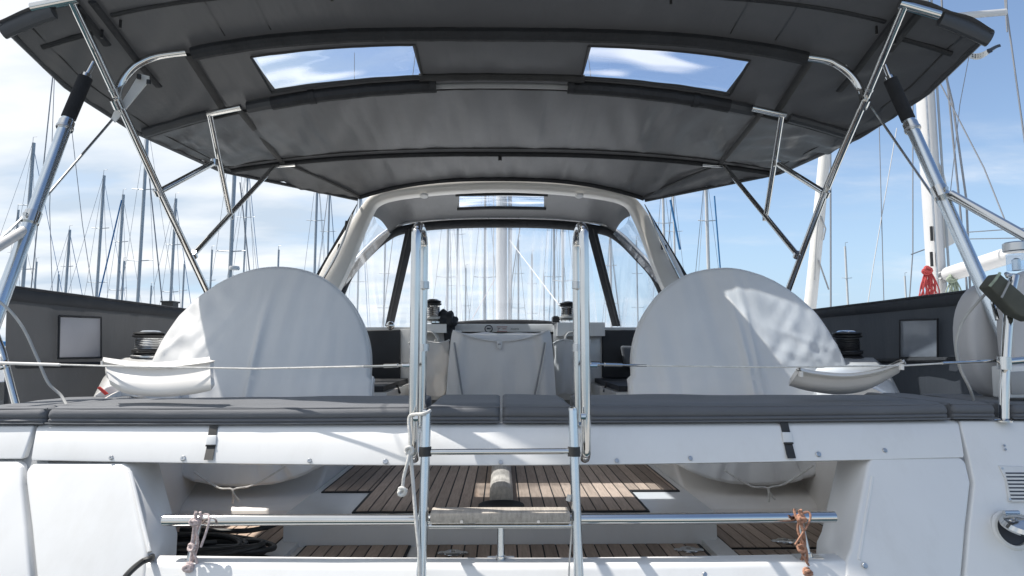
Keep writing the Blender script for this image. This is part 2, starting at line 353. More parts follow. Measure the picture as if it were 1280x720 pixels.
# ================================================================== THE YACHT
yacht = thing('sailing_yacht', W(0, 1.8, -CZ), 'white sailing yacht seen from its open stern, teak soled cockpit and raked transom', 'sailing yacht')
def ypart(name, bm, mat, smooth=True, label=None, parent=None, angle=35):
    return link_bm(name, bm, mat, parent or yacht, smooth, label, angle)

# hull: lofted shell below and beside the cockpit
st = [(2.02, 1.50, -.80), (2.15, 1.80, -.45), (2.5, 1.90, -.36), (3.5, 1.97, -.33), (5.5, 1.98, -.27), (8, 1.80, -.2), (10, 1.35, -.1), (12, .62, 0), (13.2, .03, .1)]
def hull_pt(i, t):
    d, hb, zt = st[i]; a = t * 2 - 1; s = 1 if a >= 0 else -1; a = abs(a)
    x = s * hb * min(1, (1 - (1 - a) ** 2) ** .42) if a < 1 else s * hb
    z = zt + (-CZ - .35 - zt) * (1 - a ** 2.6)
    return W(x, d, z)
bm = bmesh.new(); NT = 32
rings = [[bm.verts.new(hull_pt(i, j / NT)) for j in range(NT + 1)] for i in range(len(st))]
for i in range(len(st) - 1):
    for j in range(NT): bm.faces.new((rings[i][j], rings[i + 1][j], rings[i + 1][j + 1], rings[i][j + 1]))
bm.faces.new(rings[0])
ypart('hull', bm, 'gel')
# side decks
for s in (-1, 1):
    pts = [W(s * 1.62, 2.1, -.345), W(s * 1.84, 2.15, -.345), W(s * 1.95, 3.5, -.325), W(s * 1.96, 5.5, -.265), W(s * 1.78, 8, -.195), W(s * 1.0, 8, -.195), W(s * 1.4, 5.5, -.265), W(s * 1.5, 3.5, -.325)]
    ypart('side_deck', slab_bm(pts, (0, 0, -.03)), 'nonskid', False)
# coachroof & foredeck
bm = grid_bm(lambda u, v: W((u * 2 - 1) * (1.25 - .9 * v * v), 5.25 + v * 6, (.17 - .22 * v) - .12 * abs(u * 2 - 1) ** 3 - (.3 if u in (0, 1) else 0)), 16, 12)
ypart('coachroof', bm, 'gel', angle=50)
pts = [W(-1.78, 8, -.19), W(1.78, 8, -.19), W(1.33, 10, -.1), W(.6, 12, 0), W(0, 13.1, .08), W(-.6, 12, 0), W(-1.33, 10, -.1)]
ypart('foredeck', slab_bm(pts, (0, 0, -.05)), 'nonskid', False)

# ---- transom beam (folding bench front)
def beam_face(u, v):
    px = 47 + (1197 - 47) * u
    yt = 531.5 - 1.2 * (1 - (2 * u - 1) ** 2) - 5.5 * max(0, (u - .55) / .45) ** 1.5 * 1.0
    yb = 583.5 - 6.5 * (2 * u - 1) ** 2 - 3.5 * max(0, (u - .5) / .5)
    return px, yt, yb
def beam_bm():
    bm = bmesh.new(); prof_n = 7; rings = []
    for i in range(41):
        u = i / 40; px, yt, yb = beam_face(u, 0); sh = (1 - 2 * u) * 0
        a = PS(px, yt); bt = PS(px + (-8 if u < .01 else (8 if u > .99 else 0)), yb)
        q = [a + Vector((0, .05, .002)), a + Vector((0, .012, 0)), a + Vector((0, .003, -.004)), a * .9 + bt * .1 + Vector((0, -.001, 0)), a * .5 + bt * .5 + Vector((0, -.002, 0)), a * .1 + bt * .9 + Vector((0, -.001, 0)),
             bt + Vector((0, .003, .004)), bt + Vector((0, .012, 0)), bt + Vector((0, .07, .006)), Vector((a.x, a.y + .07, a.z - .03)), Vector((a.x, a.y + .46, a.z - .03)), Vector((a.x, a.y + .46, a.z - .004)), Vector((a.x, a.y + .06, a.z - .004))]
        rings.append([bm.verts.new(v) for v in q])
    m = len(rings[0])
    for i in range(40):
        for k in range(m): bm.faces.new((rings[i][k], rings[i][(k + 1) % m], rings[i + 1][(k + 1) % m], rings[i + 1][k]))
    bm.faces.new(rings[0]); bm.faces.new(rings[-1][::-1]); return bm
beam = ypart('bench_beam', beam_bm(), 'gel', label='long white drop down bench front across the stern')
for px, py in ((139, 572), (229, 573), (387, 576), (482, 577), (626, 578), (771, 576), (863, 573), (1023, 568), (1106, 563)):
    screw(PS(px, py, -.003), beam, .0062 if px not in (229, 482, 1023) else .0075)

# ---- quarters outside the seams
lq_top = [(-60, 532), (42, 532), (28, 574), (-60, 574)]
ypart('quarter_panel', slab_bm([PS(x, y) for x, y in lq_top], (0, .3, 0), .006, 3), 'gel')
ypart('quarter_panel', slab_bm([PS(x, y) for x, y in [(-60, 577.5), (20, 577.5), (27, 583), (26, 606), (31, 660), (38, 745), (-60, 745)]], (0, .3, 0), .007, 3), 'gel')
rq = [(1199.5, 526), (1340, 526), (1340, 745), (1205, 745), (1212, 660), (1218, 604), (1212, 575)]
rqo = ypart('quarter_panel', slab_bm([PS(x, y) for x, y in rq], (0, .3, 0), .006, 3), 'gel', label='right hand quarter with vent and socket')
for p in ((1255, 557), (1256.5, 562)): screw(PS(*p, -.002), rqo, .0035)
# ---- lower gate panels (left and right of the opening)
pl = [(38, 580), (152, 580), (160, 586), (184, 688), (180, 745), (46, 745), (38, 660), (31, 603), (31, 590)]
def gate(pts, inner_vec, name='transom_panel'):
    bm = slab_bm([PS(x, y) for x, y in pts], (0, .16, 0), .012, 4)
    return ypart(name, bm, 'gel')
gl_ = gate(pl, 0)
pr = [(1090, 573), (1201, 572), (1208, 578), (1214, 604), (1208, 660), (1201, 745), (1056, 745), (1058, 700), (1064, 686), (1084, 584)]
gr_ = gate(pr, 0)
screw(PS(1081, 707, -.004), gr_, .007)
# raised bevel ridge seen on the inner edge of each gate panel
for g, pts in ((gl_, [(163, 590), (187, 690)]), (gr_, [(1090, 596), (1073, 700)])):
    tube('edge_ridge', [PS(x, y, .003) for x, y in pts], .0055, 'gel', g, 10)
# cap strips behind the seams so nothing shows through
ypart('seam_backing', slab_bm([PS(x, y, .02) for x, y in [(-60, 530), (60, 530), (60, 745), (-60, 745)]], (0, .02, 0)), 'mattrim', False)
ypart('seam_backing', slab_bm([PS(x, y, .02) for x, y in [(1180, 526), (1340, 526), (1340, 745), (1180, 745)]], (0, .02, 0)), 'mattrim', False)
# ---- sill of the opening
def sill_pts(py, off=0): return [PS(px, py, off) for px in range(178, 1068, 44)]
bm = bmesh.new()
top = [PS(178 + (1064 - 178) * i / 24, 707.5 - 3.5 * (2 * i / 24 - 1) ** 2 - (2.5 if i > 14 else 0) * (i - 14) / 10) for i in range(25)]
rings = []
for p in top:
    bk = p + Vector((0, .055, .002)); lo = Vector((p.x, sternd(p.x, p.z - CZ - .22), p.z - .22))
    rings.append([bm.verts.new(v) for v in (bk + Vector((0, 0, -.2)), bk, p + Vector((0, .010, 0)), p + Vector((0, .003, -.003)), p + Vector((0, -.002, -.012)), lo, lo + Vector((0, .1, 0)))])
for i in range(24):
    for k in range(6): bm.faces.new((rings[i][k], rings[i][k + 1], rings[i + 1][k + 1], rings[i + 1][k]))
sill = ypart('transom_sill', bm, 'gel', angle=60)
screw(PS(881, 718, -.002), sill, .006)

# ---- cockpit sole, teak, side bays
ZS, ZL = -.59, -.70
def px2x(px, d):
    v = ray(px, 435); return v.x / v.y * d
sole = ypart('cockpit_sole', box_bm(W(-.77, 2.345, -.72), W(.77, 6.0, ZS), .012, 3), 'gel')
swim = ypart('lower_deck', box_bm(W(-1.5, 1.70, -.80), W(1.5, 2.9, ZL), 0), 'gelbounce', False)
def planks(parent, xs0, xs1, dfn, z, pitch=.0457, gap=.0058, mat='teak', x0=None, h=.008):
    x = xs0 if x0 is None else x0
    while x < xs1 - .004:
        a = x + gap / 2; bq = min(x + pitch, xs1) - gap / 2
        if bq - a > .006:
            for d0, d1 in dfn((a + bq) / 2):
                lo = W(a, d0, z); hi = W(bq, d1, z + h + random.uniform(-.0004, .0004))
                link_bm('plank', box_bm(lo, hi, .0012, 1), mat, parent, False, loc=Vector(((a + bq) / 2, (d0 + d1) / 2, CZ + z)))
        x += pitch
def caulk(parent, pts, z, h=.0055):
    link_bm('caulking', slab_bm([W(x, d, z) for x, d in pts], (0, 0, h)), 'caulk', parent, False)
DF = 2.362
caulk(sole, [(-.535, DF), (.535, DF), (.535, 2.69), (.735, 2.69), (.735, 4.6), (-.735, 4.6), (-.735, 2.69), (-.535, 2.69)], ZS)
def fnsole(x):
    d0 = DF + .012 if abs(x) < .53 else 2.702
    return [(d0, 4.59)]
planks(sole, -.525, .525, lambda x: [(DF + .012, 4.59)], ZS, .0457)
planks(sole, -.727, -.527, fnsole, ZS, .0457); planks(sole, .527, .727, fnsole, ZS, .0457)
# heel bar in the middle and round drain
link_bm('heel_bar', slab_bm([W(-.045, 2.50, ZS + .009), W(.045, 2.50, ZS + .009), W(.045, 2.50, ZS + .04), W(.034, 2.50, ZS + .058), W(.012, 2.50, ZS + .066), W(-.012, 2.50, ZS + .066), W(-.034, 2.50, ZS + .058), W(-.045, 2.50, ZS + .04)], (0, .9, 0), .004, 2), 'teakgrey', sole, True)
lathe('drain_ring', W(0, 2.43, ZS + .009), [(.085, 0), (.085, .004), (.07, .006), (.06, .004), (.02, .003), (.0, .003)], 'caulk', sole, seg=28)
# centre lower deck teak
def lower(x0, x1, d0, d1, pitch=.0457, side=0):
    caulk(swim, [(x0 - .006, d0 - .006), (x1 + .006, d0 - .006), (x1 + .006, d1 + .004), (x0 - .006, d1 + .004)], ZL)
    planks(swim, x0, x1, lambda x: [(d0, d1)], ZL, pitch)
lower(-.685, -.325, 2.02, 2.34); lower(-.265, .700, 2.02, 2.34)
# side bays
for s in (-1, 1):
    if s < 0: lower(-1.26, -.80, 2.0, 2.60)
    else:
        lower(.80, 1.26, 2.30, 2.60); lower(.80, 1.26, 2.0, 2.265)
    link_bm('drain_channel', box_bm(W(min(s * .715, s * .785), 2.0, ZL + .001), W(max(s * .715, s * .785), 2.66, ZL + .018), .006, 2), 'gel', swim, True)
for px, py in ((566, 692), (861, 688), (982, 677)):
    c = PZ(px, py, ZL + .009)
    f = lathe('deck_fitting', c, [(.033, 0), (.033, .003), (.028, .006), (.012, .007), (.010, .004), (0, .004)], 'steel', swim, seg=24)
    for k in (-1, 1): lathe('fitting_lug', c + Vector((k * .036, 0, 0)), [(.016, 0), (.016, .003), (.012, .005), (.005, .005), (.0, .002)], 'steel', f, seg=14)
# interior mouldings: helm platforms, side walls
for s in (-1, 1):
    def wall(u, v, s=s):
        d = 1.95 + u * 2.9; xb = 1.262 + .10 * min(1, max(0, (d - 2.3) / .8)) ** 1.5; xt = xb + .12
        z = -.80 + v * (.66 if d > 2.4 else .54 + .12 * (d - 1.95) / .45)
        return W(s * (xb + (xt - xb) * v ** 2), d, z)
    ypart('side_moulding', grid_bm(wall, 24, 8, thick=.02), 'gelbounce', angle=60)
    def plat(u, v, s=s):     # helm platform, rounded in plan
        return None
    pr_ = [(2.62, -.80), (2.625, -.66), (2.65, -.63), (2.72, -.612), (2.82, -.585), (2.90, -.54), (2.97, -.47), (3.04, -.40), (3.15, -.34), (3.3, -.32), (4.7, -.32), (4.7, -.80)]
    ypart('helm_moulding', slab_bm([W(s * .775, d, z) for d, z in pr_], (s * .66, 0, 0), .02, 3), 'gelbounce', angle=50)
    # pedestal under the wheel
    cx = s * 1.185; bm = bmesh.new(); rings = []
    for k, (hw, hd, z, dd) in enumerate(((.36, .20, -.63, 3.32), (.32, .17, -.58, 3.36), (.27, .15, -.45, 3.4), (.25, .15, -.3, 3.42), (.22, .13, -.1, 3.46), (.16, .1, .05, 3.5))):
        rings.append([bm.verts.new(W(cx + hw * math.copysign(abs(math.cos(q)) ** .6, math.cos(q)), dd + hd * math.copysign(abs(math.sin(q)) ** .6, math.sin(q)), z)) for q in [2 * math.pi * i / 28 for i in range(28)]])
    for i in range(len(rings) - 1):
        for k in range(28): bm.faces.new((rings[i][k], rings[i][(k + 1) % 28], rings[i + 1][(k + 1) % 28], rings[i + 1][k]))
    bm.faces.new(rings[-1])
    ypart('helm_pedestal', bm, 'gelbounce', angle=60)
    # coaming
    def coam(u, v, s=s):
        d = 2.28 + u * 2.9; zt = -.20 + .155 * min(1, u * 4); xo = 1.45 + .34 * min(1, u * 4.2)
        prof = [(1.34, -.30), (1.36, zt - .02), (1.385, zt), (xo - .04, zt), (xo, zt - .03), (xo + .01, -.36)]
        f = v * 5; i = min(4, int(f)); t_ = f - i
        x = prof[i][0] + (prof[i + 1][0] - prof[i][0]) * t_; z = prof[i][1] + (prof[i + 1][1] - prof[i][1]) * t_
        return W(s * x, d, z)
    ypart('coaming', grid_bm(coam, 12, 5), 'gel', angle=50)
    pts = [coam(0, k / 5) for k in range(6)]
    ypart('coaming_end', slab_bm([p + Vector((0, .002, 0)) for p in pts], (0, .01, 0)), 'gel', False)
    # cockpit side seats and bulkhead
    a, bq = sorted((s * .70, s * 1.38))
    seat = ypart('cockpit_seat', box_bm(W(a, 3.95, -.66), W(bq, 5.1, -.27), .03, 4), 'gel', angle=50)
    a, bq = sorted((s * .73, s * 1.2))
    link_bm('seat_cushion_strip', box_bm(W(a, 4.0, -.267), W(bq, 5.05, -.235), .012, 3), 'darkcushion', seat, True)
    a, bq = sorted((s * .60, s * 1.42))
    ypart('cabin_bulkhead', box_bm(W(a, 5.12, -.62), W(bq, 5.2, .165), .01), 'gel')
ypart('cabin_bulkhead', box_bm(W(-.598, 5.12, -.62), W(.598, 5.2, .11), .01), 'mattrim')
# notice plate on the right-hand side moulding with printed lines
pp = [P(1029, 576, 2.62), P(1076, 575, 2.62), P(1076, 594, 2.62), P(1028, 594, 2.62)]
plate = ypart('notice_plate', slab_bm(pp, (0, .004, 0), .001, 1), 'vent', label='small printed safety notice under the bench')
for k, (x0, x1, y) in enumerate(((1031, 1044, 581), (1031, 1042, 583.5), (1031, 1035, 586), (1031, 1038, 589.5), (1045, 1057, 592))):
    link_bm('print_line', slab_bm([P(x0, y, 2.6165), P(x1, y, 2.6165), P(x1, y + .7, 2.6165), P(x0, y + .7, 2.6165)], (0, .001, 0)), 'ink', plate, False)
for x, y in ((1038, 586), (1039, 589.5), (1041.5, 590), (1031, 592.3), (1066, 592.5)):
    lathe('print_dot', P(x, y, 2.6165), [(.003, 0), (.003, .001)], 'ink', plate, (0, -1, 0), 8)

# ---- companionway slide with logo and lettering
sl_pts = [P(566, 405, 5.1), P(692, 405, 5.1), P(700, 414.8, 5.08), P(560, 414.8, 5.08)]
slide = ypart('companionway_hatch', slab_bm(sl_pts, (0, .5, 0), .006, 2), 'gel', label='white sliding hatch end with round logo and lettering')
c0 = P(610.8, 411.0, 5.066); bm = bmesh.new()
ringp = [c0 + Vector((math.cos(a) * .029, 0, math.sin(a) * .027)) for a in [2 * math.pi * i / 24 for i in range(25)]]
add_tube(bm, ringp, .004, 6, cap=False); link_bm('logo_ring', bm, 'ink', slide, True)
slab('logo_mark', [c0 + Vector(v) for v in ((-.017, 0, .002), (-.008, 0, .010), (.003, 0, .006), (.018, 0, .008), (.014, 0, -.003), (-.014, 0, -.004))], (0, .002, 0), 'ink', slide, smooth=False)
for y, x0, x1, m_ in ((408.6, 621, 634, 'inkred'), (414.2, 621, 634, 'inkred'), (410.4, 622, 625, 'ink'), (412.4, 622, 624, 'inkred'), (411, 628, 633, 'inkred')):
    slab('printed_line', [P(x0, y - .35, 5.066), P(x1, y - .35, 5.066), P(x1, y + .35, 5.066), P(x0, y + .35, 5.066)], (0, .002, 0), m_, slide, smooth=False)
text_obj('lettering', 'oceanis', .022, P(643.5, 411, 5.066), (1, 0, 0), (0, 0, 1), 'ink', slide)

# ---- own mast with spreaders and stays
mast = tube('mast', [W(0, 8.2, -.1), W(0, 8.25, 8), W(0, 8.3, 15)], .072, 'mastw', yacht, 16, flat=(1, 1.3))
tube('halyard', [W(-.105, 8.1, 0), W(-.1, 8.15, 12)], .006, 'wirew', mast, 6); tube('halyard', [W(.095, 8.1, 0), W(.09, 8.15, 12)], .010, 'wire', mast, 6)
tube('halyard', [W(.12, 8.12, 0), W(.12, 8.15, 12)], .012, 'mast', mast, 6)
for z in (5.0, 9.2):
    for s in (-1, 1): tube('spreader', [W(0, 8.22, z), W(s * 1.0, 8.05, z + .08)], .025, 'mastw', mast, 8)
for s in (-1, 1):
    tube('shroud', [W(s * 1.55, 8.1, -.15), W(s * 1.0, 8.05, 5.08), W(s * .7, 8.05, 9.2), W(0, 8.3, 14.6)], .005, 'wire', mast, 6)
tube('boom_line', [P(637, 300, 8.1), P(707, 392, 5.9)], .006, 'wirew', yacht, 6)
tube('diagonal_stay', [P(650, 284, 8.0), P(640, 350, 8.1), P(636, 400, 8.1)], .006, 'wire', yacht, 6)
tube('inner_line', [P(618, 350, 8.0), P(590, 399, 7.2)], .004, 'ropep', yacht, 6)

# ================================================================== BIMINI
bim = thing('bimini_top', W(0, 3, 1.3), 'large dark grey canvas bimini with two clear roof windows over the cockpit', 'bimini')
BOW = []
def bowrow(d, cy, mid, edge, cx=627):
    c = P(cx, cy, d); m_ = P(*mid, d); e = P(*edge, d)
    zc_ = c.z - CZ; E = abs(e.x); D = zc_ - (e.z - CZ); xm = abs(m_.x); dm = max(.01, zc_ - (m_.z - CZ))
    n_ = max(1.6, min(5, math.log(dm / D) / math.log(xm / E)))
    BOW.append((d, zc_, E, D, n_))
BOW.append((1.95, 1.50, 1.90, .26, 4.2))
b1 = P(92, -8, 2.39); e1 = P(-12, 45, 2.39)
BOW.append((2.39, 1.49, 1.93, 1.49 - (P(1253, 40, 2.39).z - CZ), 4.0))
bowrow(2.75, 34, (232, 60), (83, 109)); bowrow(3.2, 100, (300, 130), (170, 165)); bowrow(4.2, 190, (345, 203), (275, 213))
BOW.append((4.78, P(627, 223, 4.78).z - CZ, abs(P(446, 249, 4.78).x), P(627, 223, 4.78).z - P(446, 249, 4.78).z, 2.6))
def bow_at(d):
    for i in range(len(BOW) - 1):
        if d <= BOW[i + 1][0] or i == len(BOW) - 2:
            a, b_ = BOW[i], BOW[i + 1]; t_ = (d - a[0]) / (b_[0] - a[0]); return [p + (q - p) * t_ for p, q in zip(a, b_)], t_
def can_z(x, d, wr=True):
    (dd, zc_, E, D, n_), t_ = bow_at(d)
    z = zc_ - D * min(1.3, abs(x) / E) ** n_
    if wr:
        z -= .012 * math.sin(math.pi * max(0, min(1, t_))) * (1 - .5 * (abs(x) / 1.9) ** 2)
        if d > 3.2:            # tension creases fanning out between the front bows
            k = math.sin(math.pi * min(1, max(0, (d - 3.2) / 1.0))) if d < 4.2 else math.sin(math.pi * (d - 4.2) / .6)
            z += (.034 if d < 4.2 else .030) * k * nz(x * (8.5 - 2.4 * (d - 3.2)) if d < 4.2 else x * 8, d * .5, 3.3) + .014 * k * nz(x * 21, d * .8, 1.2)
        else: z += (.012 * nz(x * 2.2, d * 2.4, 8) + .006 * nz(x * 9, d * 3, 2)) * math.sin(math.pi * max(0, min(1, t_)))
        # corner creases
        z += .022 * max(0, (abs(x) / E - .6) / .4) * nz(x * 9 + d * 9, d * 3 - x * 2, 5)
    return z
def half(d): return bow_at(d)[0][2]
def rear(x): return 1.97 + .40 * min(1, abs(x) / 1.62) ** 3
XW0, XW1, DW0, DW1 = .415, 1.15, 2.88, 3.13
xr = [i / 70 * 1.93 for i in range(71)]
us = sorted(set([-x for x in xr] + xr)); us = [u / 1.93 for u in us]
ds = [0, .02, .05, .1] + [.1 + .9 * i / 90 for i in range(1, 91)]
dabs = lambda v, x: rear(x) + (4.78 - rear(x)) * v
def can_pt(u, v):
    x_n = u
    d = 1.97 + (4.78 - 1.97) * v
    d = max(d, rear(u * 1.93) + (d - 1.97) * .02) if d < rear(u * 1.93) else d
    x = u * half(d)
    return W(x, d, can_z(x, d))
vs_ = sorted(set([(i / 110) for i in range(111)]))
def inwin(x, d):
    if not (XW0 < abs(x) < XW1 and DW0 < d < DW1): return False
    return True
# remap grid so that window borders lie on grid lines
def snap(arr, targets):
    arr = list(arr)
    for t_ in targets:
        k = min(range(len(arr)), key=lambda i: abs(arr[i] - t_)); arr[k] = t_
    return sorted(set(arr))
vs_ = snap(vs_, [(DW0 - 1.97) / 2.81, (DW1 - 1.97) / 2.81])
hw = half(3.0); us = snap(us, [s * q / hw for s in (-1, 1) for q in (XW0, XW1)])
canopy = link_bm('canopy', grid_bm(can_pt, 0, 0, us, vs_, skip=lambda u, v: inwin(u * hw, 1.97 + 2.81 * v)), 'canopy', bim, True, angle=80)
for s in (-1, 1):
    a, bq = sorted((s * XW0, s * XW1))
    w = link_bm('roof_window', grid_bm(lambda u, v: W((a + (bq - a) * u) , DW0 + (DW1 - DW0) * v, can_z(a + (bq - a) * u, DW0 + (DW1 - DW0) * v, False) + .002 + .004 * nz(u * 3, v * 2, s)), 16, 8), 'clearroof', bim, True)
    ol = [(a - .012, DW0 - .012), (bq + .012, DW0 - .012), (bq + .012, DW1 + .012), (a - .012, DW1 + .012), (a - .012, DW0 - .012)]
    pts = []
    for i in range(4):
        for k in range(10):
            t_ = k / 10; x = ol[i][0] + (ol[i + 1][0] - ol[i][0]) * t_; d = ol[i][1] + (ol[i + 1][1] - ol[i][1]) * t_; pts.append(W(x, d, can_z(x, d, False) - .012))
    pts.append(pts[0])
    tube('window_border', pts, .007, 'seam', w, 8, flat=(1, .5))
def on_can(x, d, dz=-.012): return W(x, d, can_z(x, d, False) + dz)
def sleeve(x0, x1, d, r, dz, mat='sleeve', name='bow_sleeve', lumpy=.003, n=60, flat=None, dfn=None):
    pts = []
    for i in range(n + 1):
        x = x0 + (x1 - x0) * i / n; dd = d if dfn is None else dfn(x)
        pts.append(on_can(x, dd, dz + lumpy * nz(x * 14, d, 0)))
    return tube(name, pts, r, mat, bim, 10, flat=flat)
sleeve(-1.37, 1.37, 2.75, .030, -.035)
sleeve(-1.36, 1.36, 2.79, .022, -.02, 'canopy', 'sleeve_flap')
sleeve(-1.82, -1.49, 3.2, .026, -.018, 'canopy'); sleeve(1.49, 1.82, 3.2, .026, -.018, 'canopy')
sleeve(-1.18, -.36, 3.2, .034, -.030); sleeve(.36, 1.18, 3.2, .034, -.030)
sleeve(-1.84, 1.84, 3.27, .008, -.012, 'seam', 'seam_cord'); sleeve(-1.3, -1.18, 3.2, .034, -.03, 'canopy'); sleeve(1.18, 1.3, 3.2, .034, -.03, 'canopy')
sleeve(-.40, .40, 3.2, .014, -.030, 'mattrim', 'bow_tube', 0)
sleeve(-.42, .42, 3.14, .02, -.015, 'seam', 'bow_sleeve')
for s in (-1, 1): tube('sleeve_cuff', [on_can(s * .37, 3.19, -.03), on_can(s * .34, 3.19, -.03)], .039, 'sleeve', bim, 12)
for x in (-.99, .99): tube('sleeve_cuff', [on_can(x, 3.2, -.03), on_can(x + .03, 3.2, -.03)], .038, 'sleeve', bim, 12)
sleeve(-1.8, 1.8, 4.2, .016, -.016, 'sleeve', 'bow_sleeve', .001); sleeve(-1.82, 1.82, 4.12, .005, -.006, 'seam', 'seam_cord')
sleeve(-1.08, 1.08, 4.76, .016, -.012, 'sleeve', 'front_hem', 0)
for s in (-1, 1):
    # edge hems along both sides
    pts = [on_can(s * (half(d) - .004), d, -.004) for d in [2.38 + 2.4 * i / 40 for i in range(41)]]
    tube('side_hem', pts, .012, 'canopy', bim, 8)
    pts = [on_can(s * (half(d) - .075), d, -.006) for d in [2.4 + 1.8 * i / 30 for i in range(31)]]
    tube('seam_cord', pts, .0035, 'seam', bim, 6)
    # aft sleeve round the rear bow outside the exposed tube
    pts = [on_can(s * x, rear(x) + .03, -.02) for x in [1.74 + .19 * i / 10 for i in range(11)]]
    tube('rear_sleeve', pts, .030, 'canopy', bim, 12, flat=(.7, 1.2))
    pts = [on_can(s * x, rear(x) + .02, .0) for x in [0 + 1.58 * i / 40 for i in range(41)]]
    tube('rear_hem', pts, .02, 'canopy', bim, 10)
    # cross zip strips
    tube('zip_strip', [on_can(s * (1.58 - .9 * i / 20), 2.50 + .02 * i / 20, -.010) for i in range(21)], .011, 'sleeve', bim, 8, flat=(1, .6))
    tube('zip_strip', [on_can(s * (1.66 + .21 * i / 8), 2.55 - .02 * i / 8, -.012) for i in range(9)], .011, 'sleeve', bim, 8)
    # fore and aft webbing straps
    tube('webbing_strap', [on_can(s * 1.60, 2.41 + .50 * i / 16, -.022) for i in range(17)], .020, 'sleeve', bim, 8, flat=(.9, .45))
    tube('webbing_strap', [on_can(s * 1.66, 2.41 + .2 * i / 16, -.022) for i in range(17)], .022, 'sleeve', bim, 8, flat=(.9, .45))
    tube('webbing_strap', [on_can(s * (1.40 + .02 * i / 16), 2.77 + .42 * i / 16, -.018) for i in range(17)], .016, 'seam', bim, 8, flat=(1.3, .5))
    tube('webbing_strap', [on_can(s * (1.36 + .10 * i / 16), 3.22 + .96 * i / 16, -.014) for i in range(17)], .014, 'seam', bim, 8, flat=(1.3, .5))
    tube('webbing_strap', [on_can(s * (1.44 - .37 * i / 16), 4.22 + .54 * i / 16, -.012) for i in range(17)], .012, 'seam', bim, 8, flat=(1.3, .5))
    for x, d in ((1.645, 2.55), (.70, 2.52), (1.56, 2.53)):
        tube('zip_pull', [on_can(s * x, d, -.01), on_can(s * x, d, -.045)], .006, 'black', bim, 6)
tube('zip_pull', [P(625, 194, 4.2), P(625, 201, 4.2)], .012, 'black', bim, 8)
# seams along the canopy panels
for x in (-1.02, 1.02, -1.22, 1.22):
    tube('seam_cord', [on_can(x, 2.0 + .72 * i / 14, -.003) for i in range(15)], .003, 'seam', bim, 6)

# ---- stainless frame
def clampy(p, parent, r=.026, l=.03, axis=(0, 0, 1), mat='steel'):
    a = Vector(axis).normalized() * l / 2
    return tube('clamp', [p - a, p + a], r, mat, parent, 12)
frame_pts = {
 -1: dict(bow1=[(40, 10, 2.385), (97, -1.5, 2.39)], leg=[(89, 1, 2.39), (145, 120, 2.68), (200, 240, 3.02), (253, 352, 3.42), (285, 420, 3.6)],
          bow2=[(146, 130, 2.68), (148, 112, 2.70), (158, 94, 2.71), (173, 80, 2.72), (195, 71, 2.74), (233, 65.5, 2.75)],
          bow3=[(301, 134, 3.12), (259, 142.5, 3.12)], leg3=[(262, 143, 3.12), (288, 270, 3.66)],
          st1=[(198, 240, 3.02), (268, 203, 3.28)], st2=[(241, 319, 3.33), (343, 208, 4.12)], bow4=[(343, 208, 4.16), (369, 206, 4.16)]),
 1: dict(bow1=[(1174, 19, 2.385), (1124, 4.5, 2.39)], leg=[(1130, 8, 2.39), (1083, 120, 2.68), (1035, 232, 3.02), (990, 350, 3.42), (965, 415, 3.6)],
         bow2=[(1080, 130, 2.68), (1077, 115, 2.70), (1068, 99, 2.71), (1053, 85, 2.72), (1035, 76, 2.74), (1000, 70.5, 2.75)],
         bow3=[(940, 135, 3.12), (982, 144, 3.12)], leg3=[(977, 145, 3.12), (957, 272, 3.66)],
         st1=[(1032, 242, 3.02), (971, 204, 3.28)], st2=[(997, 319, 3.33), (906, 208, 4.12)], bow4=[(905, 208, 4.16), (878, 206, 4.16)])}
for s, fp in frame_pts.items():
    T = lambda k, r, name='frame_tube', sm=0, mat='steel': tube(name, [P(*q) for q in fp[k]], r, mat, bim, 14, sm)
    T('bow1', .0185, 'rear_bow_tube'); T('leg', .0165, 'frame_leg', 4); T('bow2', .0165, 'bow_tube', 6); T('bow3', .0155, 'bow_tube'); T('leg3', .0145, 'frame_leg')
    T('st1', .0145, 'frame_strut'); T('st2', .0145, 'frame_strut'); T('bow4', .0125, 'bow_tube')
    L_ = [Vector(P(*q)) for q in fp['leg']]; ax = L_[2] - L_[1]
    for k in ('st1', 'st2'):
        p = P(*fp[k][0]); c = clampy(p, bim, .021, .03, ax); lathe('clamp_bolt', p + Vector((0, -.02, 0)), [(.007, 0), (.007, .012), (.004, .014)], 'steeldull', c, (0, -1, 0), 8)
    clampy(P(*fp['bow2'][0]), bim, .021, .04, ax); clampy(P(*fp['st1'][1]), bim, .019, .03, (0, 0, 1)); clampy(P(*fp['leg3'][-1]), bim, .018, .035, (0, 0, 1))
    clampy(P(*fp['leg'][1]) - ax.normalized() * .03, bim, .019, .012, ax, 'steeldull')
# gusset plates near the second bow
slab('gusset_plate', [P(x, y, 2.72) for x, y in ((174, 92), (186, 95), (186, 101), (153, 141), (143, 153), (139, 148), (142, 140), (152, 128))], (0, .006, 0), 'vent', bim)
slab('gusset_plate', [P(x, y, 2.72) for x, y in ((1052, 82), (1058, 81), (1078, 108), (1081, 118), (1075, 118))], (0, .006, 0), 'vent', bim)
for p in ((174, 93), (186, 100)): lathe('plate_bolt', P(*p, 2.70), [(.009, 0), (.009, .02)], 'black', bim, (0, 0, -1), 8)
